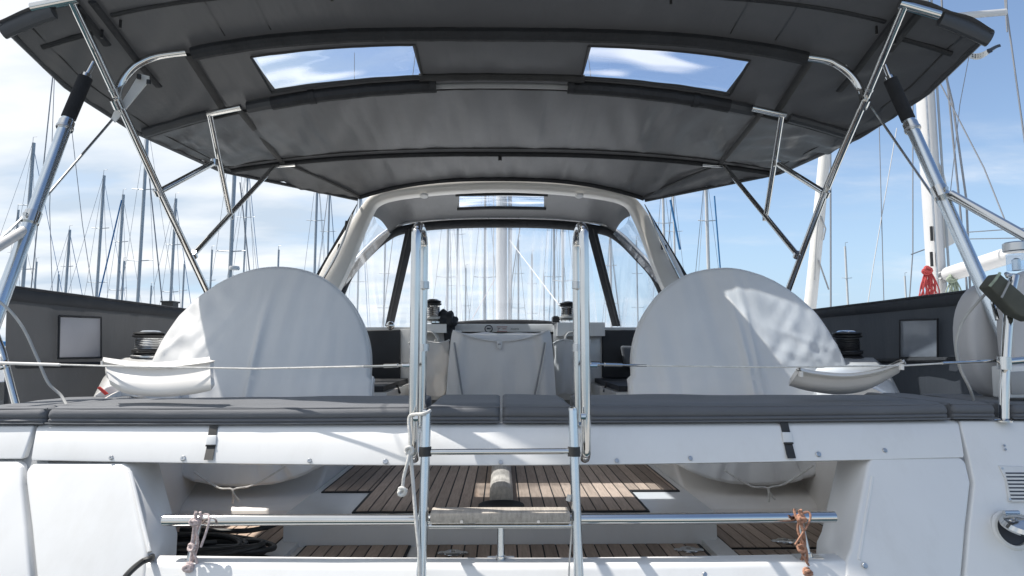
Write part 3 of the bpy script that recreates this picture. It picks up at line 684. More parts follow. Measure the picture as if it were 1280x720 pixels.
# ---- telescopic bracing poles with foam grips
for s in (-1, 1):
    if s < 0:
        A, B, C_, E_ = (117, 78, 2.49), (107, 97, 2.47), (85, 149, 2.44), (-14, 420, 2.15); br = [(37, 284, 2.30), (-25, 322, 2.05)]; k0 = (40, 272, 2.29); lab = 'aluminium telescopic pole with black foam grip on the left bimini leg'
    else:
        A, B, C_, E_ = (1106, 82, 2.49), (1113, 100, 2.47), (1136, 151, 2.44), (1270, 452, 2.12); br = [(1188, 243, 2.30), (1300, 306, 2.05)]; k0 = (1175, 240, 2.31); lab = 'aluminium telescopic pole with black foam grip on the right bimini leg'
    pole = thing('bracing_pole', P(*C_), lab, 'pole', 'telescopic poles bracing the bimini')
    A, B, C_, E_ = P(*A), P(*B), P(*C_), P(*E_); ax = (E_ - C_).normalized()
    tube('pole_tube', [C_, E_], .0225, 'alu', pole, 18); tube('foam_grip', [B, C_ - ax * .005], .0255, 'foam', pole, 16)
    tube('end_fitting', [A, B], .010, 'steel', pole, 12); tube('end_fitting', [B - ax * .014, B + ax * .004], .018, 'steel', pole, 12)
    tube('collar', [C_ + ax * .012, C_ + ax * .05], .027, 'steel', pole, 16); tube('collar_band', [C_ + ax * .036, C_ + ax * .046], .0295, 'steeldull', pole, 16)
    kk = P(*k0); tube('branch_clamp', [kk - ax * .022, kk + ax * .022], .027, 'steel', pole, 16)
    tube('branch_tube', [P(*q) for q in br], .017, 'plastic' if s < 0 else 'steel', pole, 16)
    b0 = P(*br[0]); tube('branch_fitting', [kk, b0], .012, 'steel', pole, 10); lathe('bolt', kk + Vector((0, -.028, .006)), [(.007, 0), (.007, .01)], 'steeldull', pole, (0, -1, 0), 8)
    w = tube('tension_wire', [P(*q) for q in ([(140, 150, 2.72), (60, 243, 2.45), (-20, 318, 2.2)] if s < 0 else [(1089, 133, 2.72), (1170, 250, 2.45), (1262, 398, 2.15)])], .0052, 'steeldull', None, 8)
    tag(w, 'thin steel stay running down from the %s bimini leg to the stern rail' % ('left' if s < 0 else 'right'), 'stay', 'stays from the bimini legs')

# ================================================================== SPRAYHOOD
hood = thing('sprayhood', W(0, 5.2, .2), 'sprayhood with cream rigid arch, clear windows and dark canvas trim', 'sprayhood')
archc = [(392, 392, 4.55), (405, 364, 4.6), (431, 312, 4.7), (455, 266, 4.78), (470, 248, 4.8), (500, 239.5, 4.8), (560, 233, 4.8), (627, 230.5, 4.8), (694, 233, 4.8), (752, 239.5, 4.8), (784, 248, 4.8), (800, 266, 4.78), (824, 312, 4.7), (848, 364, 4.6), (861, 392, 4.55)]
apts = smoothpath([P(*q) for q in archc], 4)
bm = bmesh.new(); rings = []
n_ = len(apts)
for i, p in enumerate(apts):
    t_ = (apts[min(i + 1, n_ - 1)] - apts[max(i - 1, 0)]).normalized(); nrm = Vector((-t_.z, 0, t_.x)).normalized()
    if nrm.z < 0: nrm = -nrm
    if abs(t_.z) > .8: nrm = Vector((math.copysign(abs(nrm.x), p.x), 0, nrm.z if nrm.z > 0 else 0)).normalized()
    w = .040 + .045 * min(1, max(0, (CZ + 1.1 - p.z) / .5)); dp = .10
    prof = [(-w, 0), (-w * .8, -.012), (0, -.018), (w * .8, -.012), (w, 0), (w, dp), (-w, dp)]
    rings.append([bm.verts.new(p + nrm * a + Vector((0, b_, 0))) for a, b_ in prof])
for i in range(n_ - 1):
    for k in range(7): bm.faces.new((rings[i][k], rings[i][(k + 1) % 7], rings[i + 1][(k + 1) % 7], rings[i + 1][k]))
bm.faces.new(rings[0]); bm.faces.new(rings[-1][::-1])
arch = link_bm('arch', bm, 'arch', hood, True, angle=50)
for x, y in ((530, 244), (724, 244)): lathe('arch_lamp', P(x, y, 4.79), [(.034, 0), (.030, .012), (.0, .014)], 'vent', arch, (0, -.3, -1), 20)
for x, y in ((433, 276), (424, 305), (826, 300), (832, 306)): tube('arch_handle', [P(x, y, 4.64), P(x - 2 if x < 600 else x + 2, y + 12, 4.64)], .008, 'black', arch, 8)
for s, pts in ((-1, [(441, 268), (425, 310), (402, 352), (390, 372)]), (1, [(812, 268), (826, 300), (848, 345), (862, 368)])):
    tube('arch_grab_rail', [P(x, y, 4.6) for x, y in pts], .010, 'steel', arch, 10, 4)
    q_ = [(446, 255), (390, 352), (404, 352)] if s < 0 else [(806, 255), (864, 352), (852, 348)]
    slab('side_flap', [P(x, y, 4.9) for x, y in q_], (0, .02, 0), 'sleeve', hood)
# front frame and roof
fc = [(424, 372, 5.1), (436, 345, 5.3), (455, 322, 5.45), (480, 299, 5.6), (505, 287, 5.7), (560, 281, 5.75), (627, 279.5, 5.78), (694, 281, 5.75), (748, 287, 5.7), (772, 297, 5.6), (798, 322, 5.45), (818, 345, 5.3), (831, 372, 5.1)]
fpts = smoothpath([P(*q) for q in fc], 5)
tube('front_bow', fpts, .034, 'sleeve', hood, 12, flat=(1, 1.2))
tube('front_bow_tube', [p + Vector((0, -.05, .045)) for p in fpts], .012, 'steeldull', hood, 10)
inner = smoothpath([P(*q) for q in [(466, 270, 4.88), (480, 250, 4.9), (520, 243, 4.9), (560, 240.5, 4.9), (627, 239, 4.9), (694, 240.5, 4.9), (734, 243, 4.9), (776, 250, 4.9), (788, 270, 4.88)]], 5)
rear_ = smoothpath([P(*q) for q in [(487, 291, 5.6), (505, 281, 5.7), (530, 279, 5.72), (560, 276, 5.75), (627, 274.5, 5.78), (694, 276, 5.75), (724, 279, 5.72), (748, 281, 5.7), (768, 291, 5.6)]], 5)
def roof(u, v):
    f = u * (len(inner) - 1); i = min(len(inner) - 2, int(f)); t_ = f - i
    a = inner[i].lerp(inner[i + 1], t_); b_ = rear_[i].lerp(rear_[i + 1], t_); p = a.lerp(b_, v)
    p.z += .03 * math.sin(math.pi * v) + .006 * nz(u * 14, v * 2, 1) * math.sin(math.pi * v); return p
link_bm('hood_roof', grid_bm(roof, 0, 0, sorted(set([i / 40 for i in range(41)] + [.405, .595])), [i / 25 for i in range(26)], skip=lambda u, v: .405 < u < .595 and 0.1 < v < .62), 'canopy', hood, True, 'grey canvas roof of the sprayhood', angle=70)
w = link_bm('roof_window', grid_bm(roof, 0, 0, [.405 + .19 * i / 8 for i in range(9)], [.1 + .52 * i / 6 for i in range(7)]), 'clearroof', hood, True)
tube('window_border', [roof(.395 + .21 * i / 12, .07) + Vector((0, 0, -.012)) for i in range(13)], .012, 'sleeve', w, 8); tube('window_border', [roof(.40 + .20 * i / 12, .63) + Vector((0, 0, -.01)) for i in range(13)], .012, 'seam', w, 8)
# glazing: lofted between the front bow and the cabin top
base = smoothpath([P(*q) for q in [(418, 420, 5.0), (430, 416, 5.3), (446, 414, 5.6), (466, 411, 5.9), (492, 408, 6.1), (560, 404, 6.25), (627, 403, 6.3), (694, 404, 6.25), (762, 408, 6.1), (788, 411, 5.9), (808, 414, 5.6), (824, 416, 5.3), (836, 420, 5.0)]], 5)
def glaze(u, v):
    f = u * (len(base) - 1); i = min(len(base) - 2, int(f)); t_ = f - i
    p = fpts[i].lerp(fpts[i + 1], t_).lerp(base[i].lerp(base[i + 1], t_), v)
    p.y += .01 * nz(u * 16, v * 3, 4) * math.sin(math.pi * v); return p
for nm, u0, u1, lab in (('front_window', .355, .645, 'wide middle window of the sprayhood'), ('side_window', 0, .345, None), ('side_window', .655, 1, None)):
    link_bm(nm, grid_bm(glaze, 0, 0, [u0 + (u1 - u0) * i / 20 for i in range(21)], [i / 12 for i in range(13)]), 'clear', hood, True, lab)
# quarter windows between arch and front bow
for s in (-1, 1):
    A0, A1 = (P(468, 268, 4.86), P(424, 360, 4.66)) if s < 0 else (P(786, 268, 4.86), P(832, 360, 4.66))
    B0, B1 = (P(489, 292, 5.58), P(427, 362, 5.1)) if s < 0 else (P(766, 292, 5.58), P(829, 362, 5.1))
    link_bm('quarter_window', grid_bm(lambda u, v: A0.lerp(A1, v).lerp(B0.lerp(B1, v), u) + Vector((s * .04 * math.sin(math.pi * u), 0, 0)), 10, 10), 'clear', hood, True)
for pts in ([(514, 287, 5.68), (487, 408, 6.05)], [(739, 287, 5.68), (770, 408, 6.05)]):
    a, b_ = P(*pts[0]), P(*pts[1])
    slab('window_pillar', [a + Vector((-.045, -.03, 0)), a + Vector((.045, -.03, 0)), b_ + Vector((.04, -.03, 0)), b_ + Vector((-.04, -.03, 0))], (0, .02, 0), 'sleeve', hood, .006)
    sgn = 1 if pts[0][0] < 600 else -1
    tube('pillar_zip', [a + Vector((-sgn * .012, -.035, 0)), b_ + Vector((-sgn * .012, -.035, 0))], .008, 'seam', hood, 6)
tube('bottom_roll', [P(x, y, 6.1) for x, y in ((555, 407), (590, 404), (627, 403), (670, 403.5), (700, 406))], .027, 'sleeve', hood, 12, 5)
lathe('hood_button', P(488, 407, 5.0), [(.034, 0), (.03, .02), (.012, .032), (0, .034)], 'steel', hood, (0, -1, 0), 20)

# ================================================================== WHEEL COVERS
def wheel_cover(cpx, cpy, d, Rr, mirror, label):
    C0 = P(cpx, cpy, d); t = thing('wheel_cover', C0 + Vector((0, 0, -Rr)), label, 'wheel cover', 'white fabric covers over the steering wheels')
    rnd = random.Random(int(cpx)); CR = []
    for _ in range(16):
        kx = rnd.uniform(.15, .85); kz = rnd.uniform(-.7, .6); CR.append((kx, kz, rnd.uniform(-1.2, -.3) if kz > -.2 else rnd.uniform(-.4, .5), rnd.uniform(.02, .05), rnd.uniform(.004, .013)))
    for _ in range(7):
        kx = rnd.uniform(-.8, .1); kz = rnd.uniform(-.8, .7); CR.append((kx, kz, rnd.uniform(1.2, 1.9), rnd.uniform(.02, .05), rnd.uniform(.003, .008)))
    bm = bmesh.new(); NS, NR = 160, 48; rings = []
    def outline(a):
        r = Rr
        c_, s_ = math.cos(a), math.sin(a)
        if s_ < -.1: r *= 1 + .10 * abs(c_) ** 2 * min(1, (-s_ - .1) / .4)      # skirt hangs straighter
        if s_ < 0: r *= (1 + .04 * abs(c_))
        return r * (1 + .006 * nz(a * 3, cpx, 0))
    def pos(a, q):
        r = outline(a) * q; x = r * math.cos(a); z = r * math.sin(a)
        y = -.075 * (1 - q ** 2.4)
        X = x / Rr * mirror; Z = z / Rr
        fold = 0
        fold += .007 * nz(X * 9 + .6 * Z, Z * 1.1, cpx) * (.4 + .6 * min(1, q))           # hanging folds
        fold += -.022 * math.exp(-((X + .0 + .02 * Z) / .035) ** 2) * min(1, max(0, .9 - abs(Z - .1)))       # vertical seam ridge
        if mirror > 0:
            q_ = X - .09
            fold += -.026 * math.exp(-abs(q_) / (.10 if q_ < 0 else .03)) * min(1, max(0, 1.1 - q)) 
            fold += .028 * math.exp(-((X + .22) / .18) ** 2) * max(0, Z)            # hollow beside the ridge
            fold += .011 * nz(X * 7 - Z * 7, X * 2 + Z * 2, 4) * max(0, min(1, (X - .15) * 3)) * (1 if Z < .7 else .3)
        else:
            fold += .011 * nz(X * 6 - Z * 7, X * 2 + Z * 3, 9) * max(0, min(1, (X - .25) * 3))
        if Z < -.75: fold += .02 * nz(a * 14, 0, 2)
        for kx, kz, th, w_, am in CR:
            ux = (X - kx) * math.cos(th) + (Z - kz) * math.sin(th); uz = -(X - kx) * math.sin(th) + (Z - kz) * math.cos(th)
            am = am * (.5 if kx > .15 else .25)
            fold += -am * math.exp(-(uz / w_) ** 2) * math.exp(-(ux / .33) ** 2)
        z = z * 1.06 if z > 0 else z * .90
        return C0 + Vector((x, y + fold + .38 * z, z))
    cen = bm.verts.new(pos(0, 0))
    for j in range(1, NR + 1):
        q = (j / NR) ** .85; rings.append([bm.verts.new(pos(2 * math.pi * k / NS, q)) for k in range(NS)])
    for q, yy in ((1.012, .012), (1.016, .03), (1.008, .08), (.985, .15), (.93, .20), (.7, .24), (.4, .25)):
        rg = []
        for k in range(NS):
            a = 2 * math.pi * k / NS; p = pos(a, 1.0); v = p - C0
            rg.append(bm.verts.new(C0 + Vector((v.x * q, v.z * q * .38 + (v.y - v.z * .38) * max(0, 1 - yy * 4) + yy + .008 * nz(a * 7, yy * 9, 1), v.z * q))))
        rings.append(rg)
    for k in range(NS): bm.faces.new((cen, rings[0][k], rings[0][(k + 1) % NS]))
    for i in range(len(rings) - 1):
        for k in range(NS): bm.faces.new((rings[i][k], rings[i + 1][k], rings[i + 1][(k + 1) % NS], rings[i][(k + 1) % NS]))
    bm.faces.new(rings[-1])
    link_bm('cover_cloth', bm, 'cover', t, True, angle=80)
    tube('seam_piping', [C0 + (pos(a, 1.0) - C0) * 1.012 + Vector((0, .016, 0)) for a in [2 * math.pi * k / 90 for k in range(91)]], .004, 'cover', t, 6)
    b0 = C0 + Vector((0, -.205, -Rr * .9))
    tube('draw_cord', [b0 + Vector((-.16, 0, .06)), b0 + Vector((-.06, -.01, .0)), b0 + Vector((0, -.02, -.005)), b0 + Vector((.005, -.02, -.06))], .004, 'ropew', t, 6, 4)
    tube('draw_cord', [b0 + Vector((.2, 0, .08)), b0 + Vector((.08, -.01, .01)), b0 + Vector((0.006, -.022, -.005)), b0 + Vector((.03, -.02, -.05))], .004, 'ropew', t, 6, 4)
    return t
wheel_cover(322, 471, 2.84, .475, -1, 'round white wheel cover on the left, beside the bench under a bare sunlit edge')
wheel_cover(928, 471, 2.84, .475, 1, 'round white wheel cover on the right with a sharp vertical crease')

# ================================================================== CUSHIONS
def cushion(x0, x1, label, yb=530, name='bench_cushion', back=2.27, dark=False, ybr=None, tuck=0):
    ybr = ybr or yb
    a = PS(x0, yb, -.004); b_ = PS(x1, ybr, -.004); t = thing(name, Vector(((a.x + b_.x) / 2, a.y, a.z)), label, 'cushion', 'grey bench cushions along the stern')
    h = .046; nU = max(24, int((b_.x - a.x) / .012)); bm = bmesh.new(); rings = []
    for i in range(nU + 1):
        u = i / nU; p = a.lerp(b_, u); p.y = sternd(p.x, p.z - CZ) - .004; e = min(1, min(u, 1 - u) * (b_.x - a.x) / .014); e = math.sqrt(max(0, 1 - (1 - e) ** 2))
        bk = back - .02; zt = p.z + h * (.90 + .10 * e) + .002 * nz(p.x * 5, 0, x0); w = .0025 * nz(p.x * 11, 1, x0)
        q = [(0.012, 0), (.002, .004), (-.003 + w, .012), (0.0 + w, .0165), (.004, .018), (0.0, .0205), (-.002 - w, .029), (.003, .040), (.010, .0445), (.022, .0465)]
        r_ = [Vector((p.x, p.y + yy + (1 - e) * .01, p.z + zz * (zt - p.z) / h)) for yy, zz in q]
        L = bk - p.y
        for f in (.1, .2, .3, .45, .6, .8, .94): r_.append(Vector((p.x, p.y + L * f, zt + .004 * nz(p.x * 4, f * 6, x0 * .1) + .003)))
        r_ += [Vector((p.x, bk, zt - .008)), Vector((p.x, bk, p.z))]
        rings.append([bm.verts.new(v) for v in r_])
    m = len(rings[0])
    for i in range(nU):
        for k in range(m): bm.faces.new((rings[i][k], rings[i][(k + 1) % m], rings[i + 1][(k + 1) % m], rings[i + 1][k]))
    bm.faces.new(rings[0]); bm.faces.new(rings[-1][::-1])
    link_bm('cushion_pad', bm, 'cushion', t, True, angle=60)
    for zz in (.004, .0435):
        pts = []
        for i in range(nU + 1):
            p = a.lerp(b_, i / nU); p.y = sternd(p.x, p.z - CZ) - .006 + (.012 if zz > .03 else 0); pts.append(p + Vector((0, 0, zz + (.001 if zz > .03 else 0))))
        tube('piping', pts, .0028, 'cushion', t, 6)
    return t
cushion(57, 517, 'longest grey cushion on the left of the ladder, its left end in sun', 531, ybr=530)
cushion(535, 624.5, 'short grey cushion between the ladder hoops, left of the centre gap', 529.5)
cushion(628.5, 716, 'short grey cushion between the ladder hoops, right of the centre gap', 529.5)
cushion(734, 1187, 'long shaded grey cushion on the right of the ladder', 529, ybr=525)
cushion(-40, 55, 'grey corner cushion at the far left end of the bench', 531, back=2.4)
cushion(1191, 1246, 'dark corner cushion beside the right stern rail post', 524.5, back=2.4)
cushion(1266, 1340, 'dark corner cushion outside the right stern rail post', 524.5, back=2.4)
# webbing straps with buckles hanging on the beam
for s, pts, lab in ((-1, [(267, 532), (265, 545), (264, 556), (260, 575)], 'black webbing strap with grey buckle hanging left of the ladder'), (1, [(980, 528), (983, 541), (985, 553), (990, 573)], 'black webbing strap with grey buckle hanging right of the ladder')):
    q = [PS(x, y, -.005 - (.006 if i > 2 else 0)) for i, (x, y) in enumerate(pts)]; t = thing('webbing_strap', q[0], lab, 'strap', 'webbing straps on the bench front')
    sh = Vector((.0115, 0, 0))
    for i in range(3):
        if i == 1: continue
        slab('webbing', [q[i] - sh, q[i] + sh, q[i + 1] + sh, q[i + 1] - sh], (0, .002, 0), 'rubber', t)
    slab('buckle', [q[1] - sh * 1.15 + Vector((0, -.004, .002)), q[1] + sh * 1.15 + Vector((0, -.004, .002)), q[2] + sh * 1.15 + Vector((0, -.004, -.002)), q[2] - sh * 1.15 + Vector((0, -.004, -.002))], (0, .006, 0), 'vent', t, .0015)
    slab('buckle_bar', [q[2] - sh * 1.15 + Vector((0, -.006, .001)), q[2] + sh * 1.15 + Vector((0, -.006, .001)), q[2] + sh * 1.15 + Vector((0, -.006, -.004)), q[2] - sh * 1.15 + Vector((0, -.006, -.004))], (0, .006, 0), 'black', t, .001)

# ================================================================== HOOPS AND LADDER
for s, nx, fx in ((-1, 520.5, 530), (1, 729.5, 721.5)):
    near_t = P(nx, 300, 1.66); X = near_t.x; d0, d1 = 1.655, 1.815
    zt = P(nx, 279, 1.66).z; zb = P(nx, 574, 1.66).z; r_ = .035
    pts = [Vector((X, d0 + .055, zb + .06)), Vector((X, d0 + .05, zb + .02)), Vector((X, d0 + .03, zb)), Vector((X, d0 + .008, zb + .012)), Vector((X, d0, zb + .05)), Vector((X, d0, zb + .3)), Vector((X, d0, zt - .06)), Vector((X, d0 + .012, zt - .02)), Vector((X, d0 + .05, zt)), Vector((X, d1 - .05, zt)), Vector((X, d1 - .012, zt - .02)), Vector((X, d1, zt - .06)), Vector((X, d1, CZ + .1)), Vector((X, d1, CZ - .215))]
    lab = 'tall polished steel grab hoop at the %s side of the ladder' % ('left' if s < 0 else 'right')
    t = thing('grab_hoop', Vector((X, d1, CZ - .215)), lab, 'grab rail', 'steel grab hoops beside the ladder')
    tube('hoop_tube', pts, .0128, 'steel', t, 18, 8)
    lathe('foot_flange', Vector((X, d1, CZ - .215)), [(.028, 0), (.028, .004), (.016, .01)], 'steel', t)
    for z in (zb + .02,): tube('hoop_bracket', [Vector((X, d0 + .03, z)), Vector((X, d0 + .10, z))], .008, 'steel', t, 10)
    ex = -s
    lathe('rail_eye', Vector((X + s * .012, 1.735, P(nx, 457, 1.735).z)), [(.005, 0), (.005, .03), (.003, .032)], 'steel', t, (s, 0, 0), 10)
    for yy in (352, 430): tube('hoop_latch', [P(fx, yy, 1.79), P(fx, yy + 9, 1.79)], .0145, 'steeldull', t, 12)
lad = thing('boarding_ladder', P(626, 720, 1.58), 'folding stainless boarding ladder hanging over the stern', 'ladder')
DL = lambda py: 1.625 - .00022 * (py - 515)
Lp = [P(533, 515, DL(515)), P(531, 590, DL(590)), P(526.5, 720, DL(720)), P(523, 820, DL(820))]; Rp = [P(716, 513, DL(515)), P(718.5, 590, DL(590)), P(723.5, 720, DL(720)), P(727, 820, DL(820))]
for q in (Lp, Rp):
    rl = tube('ladder_rail', q, .0118, 'alu', lad, 16)
    lathe('rail_cap', q[0], [(.0118, 0), (.0105, .006), (.005, .010), (0, .011)], 'steel', rl, (0, 0, 1), 16)
    lathe('pivot_bolt', q[0] + Vector((0, 0, -.015)) + Vector((.02 if q is Rp else -.02, 0, 0)), [(.008, 0), (.008, .012), (.004, .014)], 'steel', rl, (1 if q is Rp else -1, 0, 0), 10)
tube('rung', [P(538, 565, 1.615), P(713, 564, 1.615)], .0072, 'steel', lad, 14)
for x in (531.5, 717.5): tube('rung_clamp', [P(x, 558.5, 1.615), P(x, 570.5, 1.613)], .0155, 'rubber', lad, 14)
slab('tread', [P(537.5, 641, 1.58), P(713, 640.5, 1.58), P(713, 653.5, 1.58), P(537.5, 654, 1.58)], (0, .055, .0), 'teakgrey', lad, .003)
tube('tread_tube', [P(536, 657.5, 1.605), P(714, 657, 1.605)], .006, 'steel', lad, 12)
slab('tread', [P(534, 790, 1.555), P(716, 790, 1.555), P(716, 804, 1.555), P(534, 804, 1.555)], (0, .055, .0), 'teakgrey', lad, .003)
for x in (577, 673): lathe('tread_screw', P(x, 652, 1.578), [(.004, 0), (.004, .002)], 'steeldull', lad, (0, -1, 0), 8)
# athwart rail with its posts
rail = thing('stern_rail', P(626, 703, 1.675), 'low stainless rail across the open transom with three posts', 'rail')
tube('rail_tube', [P(205, 650.5, 1.70), P(400, 649.5, 1.68), P(626, 649, 1.675), P(860, 648, 1.68), P(1043, 646, 1.70)], .0140, 'steel', rail, 18)
for q in ([(626, 655, 1.675), (626, 700, 1.672)], [(249, 652, 1.70), (236, 706, 1.69)], [(999, 650, 1.70), (1010, 697, 1.69)]):
    a, b_ = P(*q[0]), P(*q[1]); po = tube('rail_post', [a, b_], .0090, 'alu', rail, 14)
    link_bm('post_foot', box_bm(b_ + Vector((-.034, -.016, -.004)), b_ + Vector((.034, .022, .003)), .002), 'steeldull', po, True)
    tube('post_collar', [b_, b_ + (a - b_) * .12], .0125, 'steel', po, 12)

# ================================================================== ROPES
def rope(name, pts, r, mat, label, cat='rope', group=None, sm=8):
    o = tube(name, pts, r, mat, None, 8, sm); return tag(o, label, cat, group)
t = thing('white_lanyard', P(512, 563, 1.62), 'white braided rope looped on the left ladder rail with a knotted end', 'rope')
tube('cord', [P(538, 513, 1.60), P(530, 517, 1.59), P(514, 519, 1.62), P(511, 528, 1.62), P(513, 548, 1.61), P(512, 562, 1.61)], .0042, 'ropew', t, 8, 8)
tube('cord', [P(512, 562, 1.61), P(510, 575, 1.6), P(505, 595, 1.6), P(503, 612, 1.6)], .0042, 'ropew', t, 8, 8)
tube('cord', [P(513, 562, 1.61), P(516, 600, 1.6), P(520, 650, 1.58), P(524, 690, 1.57), P(525, 730, 1.57)], .0046, 'ropew', t, 8, 8)
def knot(p, r, mat, parent, turns=3, seed=1):
    random.seed(seed); pts = []
    for i in range(turns * 10 + 1):
        a = i / 10 * 2 * math.pi; pts.append(p + Vector((math.cos(a) * r, math.sin(a * .7 + seed) * r * .6, math.sin(a) * r * .8 + (i / (turns * 10) - .5) * r)))
    return tube('knot', pts, r * .5, mat, parent, 8)
knot(P(512, 563, 1.61), .0085, 'ropew', t, 3, 1); knot(P(503, 614, 1.6), .0085, 'ropew', t, 3, 2)
t = thing('ladder_cord', P(712, 700, 1.6), 'thin white cord with a stopper beside the right ladder rail', 'cord')
tube('cord', [P(716, 630, 1.60), P(715, 660, 1.6), P(712, 700, 1.59), P(711, 730, 1.59)], .0022, 'ropew', t, 6, 6)
tube('stopper', [P(712, 619, 1.6), P(710, 626, 1.6)], .006, 'ropew', t, 8)
for s, mat, lab, top, bot in ((-1, 'ropep', 'pink flecked white rope wound round the left rail post', (247, 640), (238, 720)), (1, 'ropeb', 'reddish brown rope wound round the right rail post', (998, 637), (1012, 726))):
    t = thing('post_lashing', P(*bot, 1.67), lab, 'rope', 'ropes lashed round the rail posts')
    for ph, rr in ((0, .010), (2.2, .013), (4.1, .009)):
        pts = []
        for i in range(60):
            u = i / 59; x = top[0] + (bot[0] - top[0]) * u; y = top[1] + (bot[1] - top[1]) * u; c = P(x, y, 1.665)
            a = ph + u * (9 if s > 0 else 5); pts.append(c + Vector((math.cos(a) * rr * (.6 + .4 * math.sin(u * 7 + ph)), math.sin(a) * rr * .7, 0)))
        tube('strand', pts, .0035, mat, t, 6)
    knot(P(top[0] + 4 * s, top[1] + 12, 1.66), .0085, mat, t, 3, 4); knot(P((top[0] + bot[0]) / 2 - 3, (top[1] + bot[1]) / 2 + 4, 1.655), .008, mat, t, 2, 7)
    knot(P(bot[0] - 3, bot[1] - 10, 1.65), .009, mat, t, 3, 5)
    tube('loose_end', [P(top[0], top[1] + 8, 1.66), P(top[0] + 12, top[1] + 3, 1.67), P(top[0] + 14, top[1] + 14, 1.66), P(top[0] - 4 * s, top[1] + 44, 1.65)], .003, mat, t, 6, 6)
# coil of black hose in the left bay
coil = thing('hose_coil', W(-1.0, 2.28, ZL), 'big coil of black hose heaped on the teak in the left bay', 'hose')
random.seed(3)
for i in range(15):
    cx, cd = -1.02 + random.uniform(-.03, .06), 2.13 + random.uniform(-.02, .02); rx, ry = .24 - .013 * (i % 5) + random.uniform(-.02, .02), .095 - .007 * (i % 5) + random.uniform(-.01, .01)
    z0 = ZL + .018 + .0045 * i; ph = random.uniform(0, 6)
    pts = [W(cx + rx * math.cos(a), max(1.93, cd + ry * math.sin(a)), z0 + .008 * math.sin(a * 2 + ph)) for a in [2 * math.pi * k / 40 for k in range(41)]]
    tube('hose_loop', pts, .0088, 'rubber', coil, 8)
tube('hose_loop', [W(-1.16, 2.2, ZL + .07), W(-1.14, 2.36, ZL + .09), W(-.95, 2.42, ZL + .085), W(-.80, 2.38, ZL + .08), W(-.88, 2.30, ZL + .07), W(-1.1, 2.28, ZL + .08)], .009, 'rubber', coil, 8, 8)
tube('hose_tail', [W(-.9, 2.1, ZL + .09), W(-1.02, 1.95, ZL + .12), P(190, 697, 1.68), P(178, 702, 1.64), P(158, 720, 1.60), P(130, 760, 1.58)], .0075, 'rubber', coil, 8, 8)
# cables under the bench
rope('hanging_cable', [P(186, 578, 2.3), P(182, 595, 2.3), P(170, 615, 2.3), P(160, 640, 2.3)], .004, 'mattrim', 'dark cable hanging behind the left transom panel', 'cable')
rope('hanging_cable', [P(1054, 570, 2.25), P(1060, 588, 2.25), P(1068, 605, 2.25), P(1075, 635, 2.25)], .005, 'mattrim', 'dark cable hanging in front of the printed notice', 'cable')
rope('drooping_cord', [P(858, 574, 2.9), P(875, 590, 2.9), P(900, 600, 2.9), P(920, 604, 2.95)], .003, 'ropew', 'white cord drooping under the right wheel cover', 'cord')

# ================================================================== GUARD RAIL, SEATS, WEATHER CLOTHS
for s in (-1, 1):
    if s < 0: pts = [(-10, 453.5, 2.0), (62, 455.5, 1.96), (150, 458, 1.92), (320, 461, 1.85), (455, 458, 1.79), (511, 457, 1.745)]; fit = [(455, 458, 1.79), (512, 456.5, 1.745)]; fit2 = [(-10, 453.5, 2.0), (75, 456, 1.955)]
    else: pts = [(1262, 450, 1.95), (1190, 453.5, 1.94), (1130, 457, 1.92), (960, 459, 1.85), (810, 457, 1.79), (738, 455, 1.745)]; fit = [(808, 457, 1.79), (738, 455, 1.745)]; fit2 = [(1262, 450, 1.95), (1178, 454, 1.938)]
    t = thing('guard_line', P(*pts[3]), 'white guard line with turnbuckle stretched across the %s half of the stern' % ('left' if s < 0 else 'right'), 'guard line', 'guard lines across the stern')
    tube('line', [P(*q) for q in pts], .0026, 'ropew', t, 8); a, b_ = P(*fit[0]), P(*fit[1]); L_ = b_ - a
    tube('turnbuckle', [a, b_], .0035, 'steel', t, 10); tube('turnbuckle_body', [a + L_ * .45, a + L_ * .75], .006, 'steel', t, 10); tube('toggle', [a + L_ * .85, b_], .0075, 'steel', t, 10)
    a, b_ = P(*fit2[0]), P(*fit2[1]); tube('line_end_sleeve', [a, b_], .0048, 'plastic' if s < 0 else 'steel', t, 10)
# moulded corner seats
def shell(label, top, bot, d, dd, lean=0):
    t = thing('stern_perch', P(*top[len(top) // 2], d), label, 'seat', 'moulded seats on the guard line')
    tp = smoothpath([Vector((*q, 0)) for q in top], 6); bt = smoothpath([Vector((*q, 0)) for q in bot], 6); n_ = len(tp)
    prof = [(0, .050, .6), (.0, .036, -1.4), (0, .006, -2.6), (0, -.016, -1.6), (.0, -.026, 1.2), (.10, -.024, 0), (.16, -.004, 0), (.3, .006, 0), (.55, .012, 0), (.8, .03, 0), (.93, .05, 0), (1, .07, 0)]
    def pt(i, k, off=0):
        f, yy, up = prof[k]; q = tp[i].lerp(bt[i], f); bow = .02 * math.sin(math.pi * i / (n_ - 1))
        return P(q.x, q.y + up, d + dd * (i / (n_ - 1)) + yy + bow - lean * f)
    bm = bmesh.new(); g = [[bm.verts.new(pt(i, k)) for k in range(len(prof))] for i in range(n_)]
    for i in range(n_ - 1):
        for k in range(len(prof) - 1): bm.faces.new((g[i][k], g[i + 1][k], g[i + 1][k + 1], g[i][k + 1]))
    bmesh.ops.recalc_face_normals(bm, faces=bm.faces); bmesh.ops.solidify(bm, geom=bm.faces[:], thickness=.012)
    link_bm('seat_shell', bm, 'plastic', t, True, angle=60)
    for x in (.03, .97):
        q = tp[int(x * (n_ - 1))]; tube('seat_hook', [P(q.x, q.y + 2, d - .015), P(q.x, q.y + 9, d - .015)], .007, 'plastic', t, 8)
